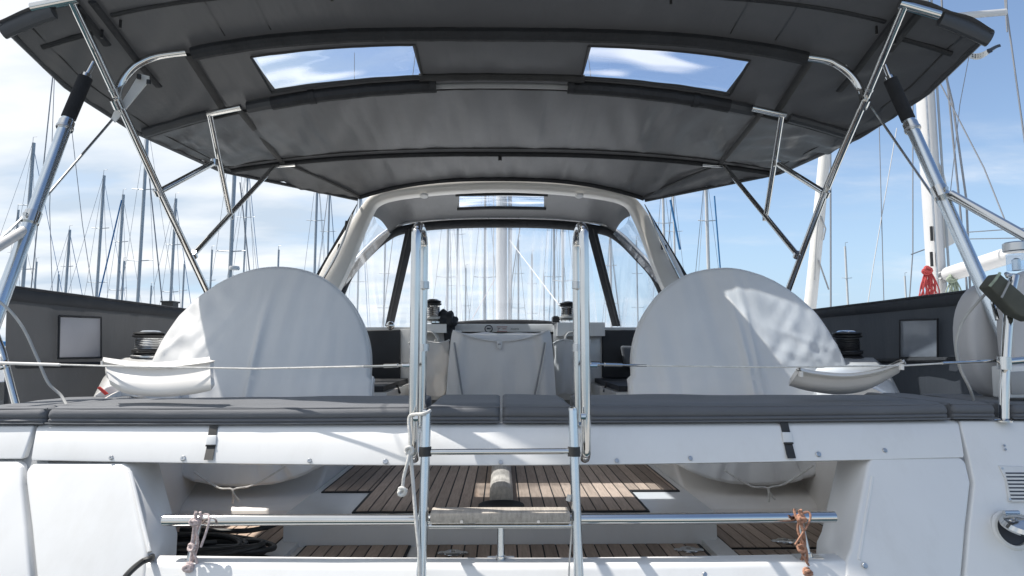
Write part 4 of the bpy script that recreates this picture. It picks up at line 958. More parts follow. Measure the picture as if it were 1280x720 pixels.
shell('cream moulded seat hung on the left guard line, in full sun', [(129, 449), (150, 452), (185, 455.5), (225, 453), (262, 448.5)], [(138, 481), (158, 492), (200, 496), (240, 493), (264, 488)], 1.98, -.05, .13)
shell('cream moulded seat hung on the right guard line, in shade', [(1001, 462), (1020, 466), (1060, 469), (1100, 463), (1130, 452)], [(986, 482), (1012, 489), (1050, 493), (1085, 487), (1124, 466)], 1.90, .05)
# side weather cloths
for s in (-1, 1):
    X0 = 1.9; lab = 'dark grey weather cloth with a square %s window along the %s rail' % (('pale', 'left') if s < 0 else ('tinted', 'right'))
    t = thing('weather_cloth', W(s * X0, 3.2, -.33), lab, 'weather cloth', 'weather cloths along the guard rails')
    dA, dB = 2.47, 5.2
    if s < 0: ztop = [P(12, 368, dA).z - CZ]
    zA, zB = (P(12, 367, 2.47).z - CZ, P(213, 390, 3.66).z - CZ) if s < 0 else (P(1226, 372, 2.53).z - CZ, P(1040, 391, 3.66).z - CZ)
    def wc(u, v, s=s):
        d = dA + (dB - dA) * u; zt = zA + (zB - zA) * min(1.2, (d - 2.47) / 1.19); z = zt + (-.33 - zt) * v
        return W(s * (X0 + (.012 * nz(d * 7, v * .8, s) + .012 * nz(d * 19, v * .9, s)) * math.sin(math.pi * min(1, v * 1.2)) + .012 * nz(d * 3 + v * 2, v * 2, 4)), d - (.07 * v if u == 0 else 0) * -1, z)
    link_bm('cloth', grid_bm(wc, 90, 14), 'wcloth', t, True, angle=70)
    pts = [wc(i / 50, 0) + Vector((0, 0, .0)) for i in range(51)]; tube('rolled_hem', pts, .017, 'wcloth', t, 10, flat=(1, 1.5))
    tube('top_rail', [p + Vector((s * .0, 0, .026)) for p in pts], .009, 'sleeve', t, 10)
    wy = ([(74, 395), (126, 397), (126, 447), (73, 448)] if s < 0 else [(1125, 400), (1172, 399), (1172, 447), (1125, 447)])
    def onx(px, py, dx_): v = ray(px, py); k = (s * (X0 - dx_)) / v.x; return Vector((s * (X0 - dx_), v.y * k, CZ + v.z * k))
    q = [onx(x, y, .028) for x, y in wy]
    link_bm('window_pane', slab_bm(q, (s * .008, 0, 0), .004, 2), 'smoke' if s < 0 else 'smokedark', t, True)
    tube('window_frame', q + [q[0]], .005, 'sleeve', t, 8)
    tube('lower_rail', [onx(x, y, .03) for x, y in ([(22, 457), (120, 455.5), (200, 455)] if s < 0 else [(1225, 449), (1120, 451), (1060, 452)])], .012, 'sleeve', t, 8)
# stanchion left, posts
st_ = thing('stanchion', P(14, 500, 2.2), 'slanted steel stanchion tube at the far left above the cushion', 'stanchion'); tube('stanchion_tube', [P(-14, 395, 2.25), P(3, 440, 2.25), P(20, 505, 2.25)], .0115, 'steel', st_, 12); tube('collar', [P(3, 452, 2.24), P(6, 460, 2.24)], .017, 'steel', st_, 12)
tube('brace', [P(6, 455, 2.22), P(-40, 440, 2.2)], .009, 'steel', st_, 10)
po = thing('stern_rail_post', P(1254, 525, 1.93), 'upright polished stern rail post at the far right', 'post')
tube('post_tube', [P(1255, 527, 1.93), P(1256, 470, 1.94), P(1262, 380, 1.97), P(1268, 345, 2.0)], .0135, 'steel', po, 16, 4); tube('post_tube', [P(1256, 452, 1.93), P(1300, 448, 1.93)], .011, 'steel', po, 12)
tube('post_clamp', [P(1255, 446, 1.925), P(1255.5, 462, 1.925)], .019, 'steel', po, 14); tube('post_brace', [P(1247, 400, 1.98), P(1241, 376, 2.0), P(1246, 372, 2.0)], .007, 'steel', po, 10, 4)
lathe('post_foot', P(1254, 527, 1.93), [(.024, 0), (.024, .004), (.015, .01)], 'steel', po)
# winches on the coamings
def winch(c, h, r, label, cov=None, mats=('steeldull', 'black')):
    t = thing('winch', c, label, 'winch', 'sheet winches')
    lathe('base', c, [(r * 1.15, 0), (r * 1.15, h * .06), (r * .95, h * .12)], mats[0], t, seg=28)
    prof = [(r * .95, h * .12), (r * .8, h * .2)]
    for k in range(6):
        z = .22 + k * .08; prof += [(r * .86, h * z), (r * .90, h * (z + .03)), (r * .84, h * (z + .055))]
    prof += [(r * .86, h * .72)]; lathe('drum', c, prof, mats[0], t, seg=28)
    lathe('jaw', c, [(r * .9, h * .74), (r * 1.08, h * .78), (r * 1.1, h * .82), (r * .9, h * .84), (r * 1.05, h * .88), (r * 1.0, h * .93), (r * .5, h * .97), (r * .2, h), (0, h)], mats[1], t, seg=28)
    lathe('drum_cap', c, [(r * .75, h * .955), (r * .6, h * 1.0), (r * .2, h * 1.02), (0, h * 1.02)], 'steel', t, seg=28)
    tube('base_rope', [c + Vector((math.cos(a) * r, math.sin(a) * r, h * .15 + .004 * a / 3)) for a in [k * .5 for k in range(26)]], .006, 'ropew' if cov else 'black', t, 6)
winch(P(181, 447, 3.0) + Vector((-.01, .05, 0)), .125, .067, 'silver ribbed winch between the left weather cloth and wheel cover')
winch(P(1067, 449, 3.0) + Vector((.0, .05, 0)), .135, .062, 'dark winch between the right wheel cover and weather cloth', mats=('black', 'black'))
winch(P(541, 404, 4.95), .185, .062, 'black and silver winch on the cabin top behind the left hoop', True, ('steel', 'black'))
winch(P(710, 402, 4.95), .155, .062, 'black and silver winch on the cabin top behind the right hoop', True, ('steel', 'black'))
# folded white cloth and red tab near left coaming
t = thing('white_fender', P(145, 492, 2.3), 'white fender end with a red tab poking out under the left stern seat', 'fender'); slab('fender_body', [P(117, 494, 2.34), P(133, 483, 2.34), (P(150, 478, 2.34)), P(172, 497, 2.34), P(120, 497, 2.34)], (0, .12, 0), 'plastic', t, .012, 3)
slab('red_tab', [P(121, 485, 2.31), P(124, 483, 2.31), P(135, 492, 2.31), P(131, 494, 2.31)], (0, .006, 0), 'red', t, .001)
# grey cables at both quarters
rope('rail_cable', [P(-8, 372, 2.05), P(12, 388, 2.05), P(30, 412, 2.05), P(46, 446, 2.05), P(60, 478, 2.05), P(76, 494, 2.05), P(84, 508, 2.02)], .0045, 'cable', 'pale grey cable drooping from the left stern rail to the cushion', 'cable', 'cables at the stern corners')
rope('rail_cable', [P(1241, 358, 2.0), P(1222, 378, 2.0), P(1203, 402, 2.0), P(1195, 432, 2.0), P(1200, 460, 2.0), P(1212, 485, 2.0), P(1217, 500, 2.02)], .0045, 'cable', 'grey cable drooping from the dark pouch to the right cushion', 'cable', 'cables at the stern corners')
# lifebuoy, rescue light, pouch, box
def disc_outline(c, rx, rz, n=40, p=2.3): return [c + Vector((math.copysign(abs(math.cos(a)) ** (2 / p), math.cos(a)) * rx, 0, math.copysign(abs(math.sin(a)) ** (2 / p), math.sin(a)) * rz)) for a in [2 * math.pi * k / n for k in range(n)]]
lb = thing('lifebuoy_cover', P(1262, 500, 2.15), 'grey white rounded lifebuoy cover hanging at the right stern rail', 'lifebuoy'); link_bm('cover_front', slab_bm(disc_outline(P(1268, 424, 2.2), .155, .212), (0, .1, 0), .022, 4), 'lbuoy', lb, True, angle=60)
link_bm('cover_flap', slab_bm(disc_outline(P(1310, 424, 2.09), .125, .235), (0, .07, 0), .018, 4), 'lbuoy', lb, True, angle=60)
rl = thing('rescue_light', P(1270, 345, 2.0), 'rescue light with steel cap and clear barrel on the right stern rail', 'light')
lathe('cap', P(1271, 309, 2.0), [(.034, -.015), (.038, -.012), (.038, .012), (.032, .016)], 'steeldull', rl); lathe('barrel', P(1271, 338, 2.0), [(.026, 0), (.026, .052)], 'clearroof', rl); lathe('bulb', P(1271, 338, 2.0), [(.012, 0), (.012, .035), (.004, .04)], 'steel', rl)
knot(P(1260, 344, 1.98), .008, 'steeldull', rl, 2, 3)
pc = thing('dark_pouch', P(1262, 380, 1.9), 'dark olive canvas pouch tilted against the right stern rail', 'pouch')
slab('pouch_body', [P(1250, 341, 1.9), P(1285, 372, 1.9), P(1292, 402, 1.9), P(1270, 392, 1.9), P(1237, 358, 1.9)], (0, .05, 0), 'olive', pc, .006, 3); tube('strap', [P(1250, 341, 1.89), P(1244, 350, 1.885), P(1237, 358, 1.89)], .004, 'ropeg', pc, 6); tube('strap', [P(1262, 352, 1.892), P(1252, 372, 1.892)], .003, 'mattrim', pc, 6)
bx = thing('instrument_box', P(1270, 497, 2.05), 'pale framed box low beside the right stern rail post', 'box')
slab('frame', [P(1256, 458, 2.05), P(1300, 456, 2.05), P(1300, 498, 2.05), P(1258, 498, 2.05)], (0, .06, 0), 'vent', bx, .006, 3); slab('face', [P(1263, 465, 2.045), P(1300, 463, 2.045), P(1300, 493, 2.045), P(1265, 493, 2.045)], (0, .006, 0), 'mattrim', bx, .002)
# vent and shore power socket
vt = thing('louvre_vent', PS(1265, 605, -.004), 'white louvred vent on the right quarter above the chrome socket', 'vent')
fr = [PS(x, y, -.003) for x, y in ((1249, 582), (1330, 586), (1330, 628), (1262, 627), (1258, 600))]
slab('vent_frame', fr, (0, .008, 0), 'vent', vt, .002)
for k in range(8):
    y = 591.5 + k * 4.6; x0 = 1257 + k * 1.0
    slab('louvre_slot', [PS(x0, y - .9, -.0045), PS(1328, y - .7, -.0045), PS(1328, y + .9, -.0045), PS(x0 + 1, y + .9, -.0045)], (0, .003, 0), 'ink', vt, smooth=False)
    slab('louvre', [PS(x0, y + 1, -.0065), PS(1328, y + 1.2, -.0065), PS(1328, y + 3.4, -.004), PS(x0 + 1, y + 3.4, -.004)], (0, .004, 0), 'vent', vt, smooth=False)
for p in ((1253, 585.5), (1262.5, 624)): lathe('vent_screw', PS(*p, -.004), [(.003, 0), (.003, .001)], 'steeldull', vt, (0, -1, .3), 8)
sk = thing('power_socket', PS(1263, 662), 'round shore power socket with raised chrome lid on the right quarter', 'socket'); nrm = Vector((0, -1, .38)).normalized(); c = PS(1263, 663, -.001)
lathe('socket_flange', c, [(.052, 0), (.052, .006), (.047, .010), (.040, .010), (.038, .002)], 'vent', sk, nrm, 30); lathe('socket_well', c + nrm * .0025, [(.038, 0), (.037, .001), (0, .0012)], 'ink', sk, nrm, 30)
bm = bmesh.new(); add_lathe(bm, c + nrm * .006, [(.05, 0), (.052, .006), (.045, .016), (.02, .024), (0, .025)], nrm, 30)
hinge = c + Vector((0, 0, .046)) + nrm * .008; bmesh.ops.rotate(bm, verts=bm.verts, cent=hinge, matrix=Matrix.Rotation(R(-52), 3, 'X'))
link_bm('socket_lid', bm, 'steel', sk, True); tube('socket_hinge', [hinge + Vector((-.02, 0, 0)), hinge + Vector((.02, 0, 0))], .006, 'steel', sk, 10)
for a in (-2.5, -1.2, -.6): lathe('flange_screw', c + nrm * .0075 + Vector((math.cos(a) * .046, 0, math.sin(a) * .046)), [(.0035, 0), (.0035, .001)], 'steeldull', sk, nrm, 8)
tube('shore_cable', [c + nrm * .004 + Vector((.01, 0, -.0)), c + nrm * .03 + Vector((.03, 0, .0)), c + nrm * .03 + Vector((.06, 0, -.03)), c + nrm * .01 + Vector((.08, 0, -.1))], .008, 'rubber', sk, 10, 6)

# ================================================================== COCKPIT CONTENTS
tb = thing('covered_table', P(626, 560, 4.0) , 'cockpit table under a white fitted cover with two piped seams', 'table')
def tcov(u, v):
    x0 = 567 - 10 * v ** .6; x1 = 686 + 10 * v ** .6; x = x0 + (x1 - x0) * u; edge = 2 * abs(u - .5)
    sag = 12 * (1 - edge ** 1.7) if v == 0 else 0
    yt = 412.5 + 13.5 * (1 - edge ** 2); y = yt + (520 - yt) * v
    d = 3.95 + .05 * edge ** 3 + .012 * nz(u * 7, v * 2, 2) + (.03 * math.exp(-((edge - .82) / .1) ** 2)) * -1
    return P(x, y, d)
link_bm('cover_front', grid_bm(tcov, 48, 24, thick=.006), 'cover', tb, True, angle=70)
link_bm('cover_top', grid_bm(lambda u, v: P(570 + 114 * u, 417 + 8 * (1 - (2 * u - 1) ** 2), 3.99) .lerp(P(577 + 100 * u, 414, 4.8), v) + Vector((0, 0, -.012 + .01 * nz(u * 5, v * 4, 1))), 24, 12, thick=.006), 'cover', tb, True, angle=70)
for s in (-1, 1): link_bm('cover_side', grid_bm(lambda u, v: P(567 if s < 0 else 686, 413, 4.0).lerp(P(576 if s < 0 else 677, 413, 4.8), u) + Vector((s * .03 * v, 0, -.62 * v)), 8, 8, thick=.006), 'cover', tb, True)
for pts in ([(568, 428), (572, 455), (579, 500)], [(681, 428), (676, 455), (667, 500)]): tube('seam_piping', [P(x, y, 3.925) for x, y in pts], .0055, 'mattrim', tb, 8, 4); 
for pts in ([(566.5, 428), (570, 455), (577, 500)], [(683, 428), (678.4, 455), (669.4, 500)]): tube('seam_piping', [P(x, y, 3.926) for x, y in pts], .004, 'cover', tb, 8, 4)
tube('hem_cord', [P(568 + 117 * i / 24, 413 + 13.5 * (1 - (2 * i / 24 - 1) ** 2), 3.93) for i in range(25)], .005, 'cover', tb, 8)
em = slab('emblem', [P(x, y, 3.915) for x, y in ((621, 427), (627.5, 427), (627.5, 434), (624.5, 437), (621, 434))], (0, .004, 0), 'vent', tb, .001); slab('emblem_mark', [P(x, y, 3.912) for x, y in ((622.3, 429.5), (626, 429.5), (626, 431), (622.3, 431))], (0, .003, 0), 'mattrim', em, smooth=False)
link_bm('table_leg', box_bm(W(-.12, 4.1, -.58), W(.12, 4.7, -.45), .02), 'gelbounce', tb, True)
for s in (-1, 1):
    cx = 545 if s < 0 else 715; lab = 'pale canvas rope bag hanging beside the %s of the covered table' % ('left' if s < 0 else 'right')
    t = thing('rope_bag', P(cx, 490, 4.7), lab, 'bag', 'rope bags beside the companionway'); x0, x1 = (512, 561) if s < 0 else (693, 737)
    def bag(u, v): 
        a = u * 2 * math.pi; x = (x0 + x1) / 2 + (x1 - x0) / 2 * math.cos(a) * (1 - .12 * v ** 3); y = 427 + 66 * v - 2 * math.cos(a * 3)
        p = P(x, y, 4.85); p.y += -.11 * math.sin(a) * (1 - .4 * v ** 4) + .018 * nz(u * 12, v * 3, s); p.x += .012 * nz(u * 9, v * 5, 3); return p
    link_bm('bag_cloth', grid_bm(bag, 48, 20), 'cover', t, True, angle=80)
    tube('bag_rim', [bag(i / 40, 0) for i in range(41)], .007, 'cover', t, 8)
    bm = bmesh.new()
    for k in range(5):
        a0 = k * 1.3; add_tube(bm, [P((x0 + x1) / 2 + (8 + k) * math.cos(a0 + j * .6), 424 + 9 * math.sin(a0 + j * .6), 4.86 + .02 * k) for j in range(9)], .007, 6, 3)
    link_bm('stowed_rope', bm, 'ropew', t, True)
    # light side panels and dark openings on the bulkhead
    if s < 0: q1 = [(500, 412), (560, 410), (560, 500), (500, 500)]; q2 = [(446, 413), (500, 412), (500, 474), (452, 474)]
    else: q1 = [(692, 406), (753, 412), (753, 500), (692, 500)]; q2 = [(753, 412), (812, 413), (806, 473), (753, 472)]
    ypart('companion_panel', slab_bm([P(x, y, 5.06) for x, y in q1], (0, .03, 0), .004), 'gel')
    db = slab('seat_back', [P(x, y, 5.03) for x, y in q2], (0, .05, 0), 'darkcushion', None, .008, 3); tag(db, 'black seat back cushion against the bulkhead, %s of the ladder' % ('left' if s < 0 else 'right'), 'cushion', 'black seat backs by the bulkhead')
    q3 = [(498, 479), (456, 485), (456, 492), (490, 490)] if s < 0 else [(757, 480), (800, 484), (800, 492), (765, 490)]
    tube('seat_lashing', [P(x, y, 4.4) for x, y in ([(496, 481), (500, 492)] if s < 0 else [(758, 479), (755, 490)])], .008, 'black', yacht, 6)
tg = slab('grey_pillow', [P(777, 432, 4.9), P(806, 433, 4.9), P(803, 462, 4.9), P(782, 458, 4.9)], (0, .08, 0), 'cushion', None, .02, 3); tag(tg, 'small dark grey pillow leaning against the right seat back', 'pillow')
# black fabric bundle beside the left cabin winch, and cord block on the right
bb = thing('black_bundle', P(556, 410, 5.0), 'crumpled black canvas bundle beside the left cabin top winch', 'bundle'); bm = bmesh.new(); bmesh.ops.create_icosphere(bm, subdivisions=4, radius=1)
for v in bm.verts:
    n = v.co.copy(); k = 1 + .28 * nz(n.x * 2.2, n.y * 2.2, n.z * 2.2) + .12 * nz(n.x * 6, n.y * 6, n.z * 6); v.co = P(556, 402, 5.0) + Vector((n.x * .095 * k, n.y * .08 * k, n.z * .085 * k))
link_bm('bundle_cloth', bm, 'darkcushion', bb, True, angle=80)
slab('bundle_tail', [P(553, 405, 4.98), P(569, 408, 4.98), P(567, 425, 4.98), P(560, 440, 4.98), P(557, 440, 4.98)], (0, .04, 0), 'darkcushion', bb, .01, 2)
cb = thing('clutch_block', P(692, 400, 5.0), 'black rope clutch on the cabin top left of the right winch', 'rope clutch'); link_bm('clutch_body', box_bm(P(691, 403, 5.0), P(700, 396, 5.0) + Vector((0, .12, 0)), .006), 'black', cb, True); link_bm('clutch_lever', box_bm(P(692, 397, 4.97), P(698, 395, 4.97) + Vector((0, .08, 0)), .003), 'black', cb, True)
lg = thing('winch_plinth', P(541, 410, 4.95), 'white moulded plinth under the left cabin top winch', 'plinth'); link_bm('plinth_body', box_bm(P(513, 416, 4.90), P(558, 405, 4.90) + Vector((0, .25, 0)), .01), 'gel', lg, True)
lg = thing('winch_plinth', P(712, 410, 4.95), 'white moulded plinth under the right cabin top winch', 'plinth'); link_bm('plinth_body', box_bm(P(697, 420, 4.90), P(756, 403, 4.90) + Vector((0, .25, 0)), .01), 'gel', lg, True)

# ================================================================== MARINA
def boat(px, py_top, d, wpx, label, white=False, spr=(), boom=True, hull='hull', py_ref=375, length=None, stay=True, radar=False, cat='sailing boat', heel=0):
    p = P(px, py_ref, d); X = p.x; zt = P(px, py_top, d).z; r = max(.045, wpx / 800 * d / 2); m_ = 'mastw' if white else 'mast'
    L = length or max(7, min(13, zt * .72)); t = thing('moored_sailboat', Vector((X, d, 0)), label, cat, 'sailing boats moored beyond the cockpit')
    bm = bmesh.new(); rings = []
    for k in range(9):
        u = k / 8; hb = L * .16 * (math.sin(math.pi * (.18 + .82 * u)) ** .6 if u < 1 else 0.02); y = d - L * .45 + L * u; sh = .95 + .35 * u
        rings.append([bm.verts.new((X + a * hb, y, z)) for a, z in ((-1, sh), (-.92, .35), (-.5, -.25), (.5, -.25), (.92, .35), (1, sh))])
    for i in range(8):
        for k in range(5): bm.faces.new((rings[i][k], rings[i + 1][k], rings[i + 1][k + 1], rings[i][k + 1]))
        bm.faces.new((rings[i][5], rings[i + 1][5], rings[i + 1][0], rings[i][0]))
    bm.faces.new(rings[0]); link_bm('hull', bm, hull, t, True, angle=40)
    link_bm('coachroof', slab_bm([Vector((X - L * .09, d - L * .12, .95)), Vector((X + L * .09, d - L * .12, .95)), Vector((X + L * .05, d + L * .25, 1.1)), Vector((X - L * .05, d + L * .25, 1.1))], (0, 0, .42), .06), 'hull', t, True)
    mt = tube('mast', [Vector((X, d, 1.0)), Vector((X, d + .02 * zt * .3, zt))], r, m_, t, 8)
    if not spr: spr = (.55,) if zt < 13 else (.4, .7)
    for f in spr:
        z = 1 + (zt - 1) * f; w = .055 * zt * (1.1 - .4 * f)
        tube('spreader', [Vector((X - w, d, z + .06)), Vector((X, d, z)), Vector((X + w, d, z + .06))], max(.012, r * .3), m_, mt, 5)
    if stay and d < 72:
        zs = 1 + (zt - 1) * spr[0]; w = .055 * zt * (1.1 - .4 * spr[0]); rw = max(.005, d * .00030)
        for s in (-1, 1): tube('shroud', [Vector((X + s * L * .13, d - .2, 1)), Vector((X + s * w, d, zs)), Vector((X, d, zt - .2))], rw, 'wire', mt, 4)
        tube('forestay', [Vector((X, d + L * .52, 1.3)), Vector((X, d, zt - .1))], rw * (1.6 if int(px) % 2 else 1), 'wire' if int(px) % 3 else 'wireb', mt, 4)
        if int(px) % 3 == 0: tube('backstay', [Vector((X, d - L * .44, 1)), Vector((X, d, zt))], rw, 'wire', mt, 4)
    tube('wind_vane', [Vector((X, d, zt)), Vector((X, d, zt + .45)), Vector((X + .3, d, zt + .5))], max(.012, d * .0004), 'wire', mt, 4)
    if radar: lathe('radar', Vector((X + .35, d - .2, 1 + (zt - 1) * .33)), [(.3, 0), (.32, .1), (.28, .22), (0, .24)], 'mastw', mt)
    if boom: tube('boom', [Vector((X, d, 2.0)), Vector((X, d - L * .36, 2.1))], r * .9 + .08, 'sail' if white else 'wireb', t, 8)
    return t
L8 = 'grey mast'
for a in [
 (27, 178, 52, 4, 'sailboat with the tall grey mast farthest left, behind the aluminium pole'),
 (14, 262, 60, 2.6, 'sailboat with a short mast at the far left beyond the aluminium pole', False),
 (42, 327, 80, 2.2, 'distant sailboat with a stubby mast just right of the left pole', False),
 (71, 343, 95, 2.2, 'faraway sailboat whose short mast tip shows over the left weather cloth window', False),
 (81, 287, 70, 3.0, 'sailboat with a medium grey mast above the left weather cloth window', False),
 (120, 219, 55, 3.4, 'sailboat whose tall grey mast stands fifth over the left weather cloth', False),
 (146, 243, 58, 3.4, 'sailboat with a grey mast and blue forestay over the left weather cloth', False),
 (152, 326, 85, 2.4, 'far sailboat with a low mast just right of the blue forestay', False),
 (172, 150, 45, 4.0, 'sailboat with the very tall mast reaching up behind the bimini edge on the left', False),
 (188, 357, 100, 2.0, 'faint faraway sailboat with a low mast left of the black post', False),
 (213, 248, 56, 3.4, 'sailboat with a mast rising behind the black post and left bimini leg', False),
 (228, 330, 88, 2.2, 'far sailboat with a thin mast beside the left bimini leg', False),
 (262, 312, 85, 2.4, 'far sailboat with a thin mast between the bimini leg and wheel cover', False),
 (286, 120, 40, 5.0, 'sailboat with radar dome on a thick mast above the left wheel cover', False),
 (303, 200, 62, 2.2, 'sailboat with a slender mast just right of the radar mast', False),
 (346, 312, 80, 2.4, 'far sailboat with a short mast above the top of the left wheel cover', False),
 (392, 205, 48, 3.2, 'sailboat with a mast and long spreaders left of the sprayhood arch', False),
 (408, 225, 60, 2.4, 'sailboat with a thin mast close to the left leg of the sprayhood arch', False),
 (447, 220, 70, 2.4, 'sailboat seen through the left quarter window of the sprayhood', False),
 (480, 300, 75, 2.0, 'sailboat seen through the left side window of the sprayhood', False),
 (559, 200, 46, 3.2, 'sailboat with a dark mast seen through the left part of the middle window', True),
 (571, 230, 60, 2.0, 'sailboat with a slim pinkish mast seen through the middle window', False),
 (582, 335, 90, 2.0, 'faraway sailboat with a tiny mast through the middle window', False),
 (606, 200, 44, 3.0, 'sailboat with a mast just left of the yacht mast in the middle window', False),
 (648, 300, 70, 2.2, 'sailboat with a short mast just right of the yacht mast in the middle window', False),
 (665, 318, 80, 2.4, 'sailboat behind the slanting white line in the middle window', False),
 (680, 345, 95, 2.0, 'faraway sailboat with a low mast in the right half of the middle window', False),
 (693, 200, 48, 2.8, 'sailboat with two spreaders behind the right cabin winch', False),
 (704, 210, 42, 3.6, 'sailboat with a pale mast behind the right cabin winch', True),
 (764, 285, 60, 3.2, 'sailboat seen through the right side window of the sprayhood', True),
 (797, 300, 80, 2.0, 'far sailboat seen low through the right side window of the sprayhood', False),
 (832, 210, 55, 3.4, 'sailboat with a white mast just right of the sprayhood arch', True),
 (845, 225, 62, 2.6, 'sailboat with a slim white mast and blue line beside the arch', True),
 (887, 205, 44, 4.4, 'sailboat with a white mast and spreaders above the right wheel cover', True),
 (1060, 308, 75, 2.6, 'sailboat with a lone short white mast over the right weather cloth', True),
 (1133, 345, 90, 2.2, 'far sailboat with a low mast left of the neighbouring white mast', True),
]:
    px, pyt, d, w, lab = a[:5]; wh = a[5] if len(a) > 5 else False
    boat(px, pyt, d, w, lab, white=wh, radar=(px == 286), hull='hullb' if px in (120, 606) else 'hull', boom=(d < 60))
# loose rigging lines of nearer boats
def line(pts, r, mat, label):
    o = tube('rigging_line', [P(*q) for q in pts], r, mat, None, 6); tag(o, label, 'rigging', 'rigging lines against the sky'); return o
# neighbouring yacht on the right: hull, mast, boom, spreader, flag
nb = thing('neighbour_yacht', W(5.4, 8, -CZ), 'neighbouring white yacht on the right with big white mast and boom', 'sailing yacht')
bm = bmesh.new(); rings = []
for y, hb, sh in ((1.8, 1.6, 1.15), (4, 1.9, 1.2), (7, 1.95, 1.25), (10, 1.5, 1.4), (13, .05, 1.6)):
    rings.append([bm.verts.new((5.6 + a * hb, y, z)) for a, z in ((-1, sh), (-.95, .4), (-.5, -.3), (.5, -.3), (.95, .4), (1, sh))])
for i in range(4):
    for k in range(5): bm.faces.new((rings[i][k], rings[i + 1][k], rings[i + 1][k + 1], rings[i][k + 1]))
    bm.faces.new((rings[i][5], rings[i + 1][5], rings[i + 1][0], rings[i][0]))
bm.faces.new(rings[0]); link_bm('hull', bm, 'gel', nb, True)
link_bm('coachroof', box_bm((4.6, 5.2, 1.2), (6.6, 10, 1.62), .1, 3), 'gel', nb, True)
mx = P(1172, 370, 8.2).x
mp_ = [Vector((mx, 8.2, 1.5)), Vector((mx, 8.2, 14.5))]; mt = tube('mast', mp_, .098, 'mastw', nb, 20, flat=(1, 1.35))
for y0 in (293, 325):
    a = P(1163, y0 - 12, 8.05); tube('mast_slot', [P(1164, y0 - 10, 8.062), P(1165, y0 + 8, 8.062)], .018, 'black', mt, 8)
tube('mast_track', [Vector((mx - .085, 8.06, 1.6)), Vector((mx - .085, 8.06, 14))], .012, 'steeldull', mt, 8); tube('mast_track', [Vector((mx + .07, 8.06, 1.6)), Vector((mx + .07, 8.06, 14))], .014, 'mast', mt, 8)
boomn = tube('boom', [P(1186, 343, 8.0), P(1240, 326, 7.2), P(1330, 297, 6.2)], .095, 'mastw', nb, 16, flat=(1, 1)); tube('boom_end', [P(1176, 345, 8.1), P(1188, 342, 7.98)], .06, 'steeldull', nb, 12); tube('boom_sheave', [P(1176, 341, 8.05), P(1182, 352, 8.05)], .03, 'mattrim', nb, 10)
slab('sail_panel', [P(x, y, 8.1) for x, y in ((1171, 195), (1180, 215), (1192, 262), (1200, 300), (1186, 308), (1178, 312))], (0, .05, 0), 'sail', nb, .01)
tube('spreader', [Vector((mx, 8.2, P(1150, 24, 8.2).z)), P(1258, 15, 8.1)], .034, 'mastw', mt, 10, flat=(.7, 1.4))
tube('shroud', [P(1257, -30, 8.1), P(1258.5, 15, 8.1), P(1282, 185, 8.05), P(1308, 420, 8.0)], .011, 'wire', mt, 6)
tube('shroud', [P(1254, -30, 8.3), P(1259, 40, 8.3)], .010, 'wire', mt, 6)
for q in ([(1176, -20, 8.3), (1180, 60, 8.3), (1204, 300, 8.3), (1210, 380, 8.2)], [(1174, 60, 8.0), (1191, 130, 8.0), (1208, 250, 8.0), (1213, 370, 8.0)]): tube('shroud', [P(*z) for z in q], .014, 'wire', mt, 6)
tube('lazy_jack', [P(1172, 98, 7.6), P(1230, 210, 7.3), P(1262, 290, 7.0)], .008, 'wire', nb, 6)
tube('flag_halyard', [P(1212, 24, 8.0), P(1211, 72, 8.0), P(1200, 130, 8.0), P(1187, 250, 8.0)], .005, 'wire', nb, 5)
tube('guard_wire', [P(1200, 291, 7.0), P(1300, 284, 7.0)], .006, 'wire', nb, 5); tube('guard_wire', [P(1200, 299, 7.0), P(1300, 297, 7.0)], .006, 'wire', nb, 5)
fl = thing('courtesy_flag', P(1212, 70, 8.0), 'white flag with dark cross bands and spots under the spreader', 'flag')
def flagf(u, v): return P(1212 + 38 * u, 66 - 8 * u + 3 * math.sin(u * 5) + (10 - 4 * u + 9 * u * (1 - u)) * v - 3 * v, 8.0 + .08 * math.sin(u * 8))
link_bm('flag_cloth', grid_bm(flagf, 20, 6, thick=.004), 'sail', fl, True, angle=80)
bm = bmesh.new(); add_tube(bm, [flagf(.62 + .04 * k / 3, k / 3) + Vector((0, -.012, 0)) for k in range(4)], .022, 6, 2, flat=(1.6, .3)); add_tube(bm, [flagf(.6 + .38 * k / 6, .35 + .3 * k / 6) + Vector((0, -.014, 0)) for k in range(7)], .022, 6, 2, flat=(.3, 1)); link_bm('flag_band', bm, 'ink', fl, True)
for k in range(9): lathe('flag_spot', flagf(.06 + .09 * (k % 5) + .02, .3 + .35 * (k // 5)) + Vector((0, -.012, 0)), [(.010, 0), (.010, .002)], 'ink', fl, (0, -1, 0), 6)
def hank(p, w, h, n_, mat, label, d):
    t = thing('rope_hank', P(p[0], p[1] + h, d), label, 'rope', 'rope hanks on the neighbouring mast'); random.seed(int(p[0]))
    for k in range(n_):
        x = p[0] + random.uniform(-w, w) * .5; x2 = x + random.uniform(-w, w) * .45; hh = h * random.uniform(.7, 1)
        tube('rope_loop', [P(p[0] + random.uniform(-3, 3), p[1], d), P(x, p[1] + hh * .45, d - .04), P(x2, p[1] + hh, d - .03 + random.uniform(-.04, .04)), P(x2 + 3, p[1] + hh * .9, d - .05), P(x + 4, p[1] + hh * .4, d - .05), P(p[0] + 2, p[1] - 1, d)], .0075, mat, t, 6, 5)
    knot(P(p[0], p[1] + 1, d - .05), .04, mat, t, 3, 6)
hank((1159, 337), 16, 42, 14, 'roper', 'red rope hank hanging on the left of the neighbouring mast', 7.9)
hank((1190, 347), 14, 34, 9, 'ropeg', 'grey green rope hank right of the neighbouring mast', 7.9)
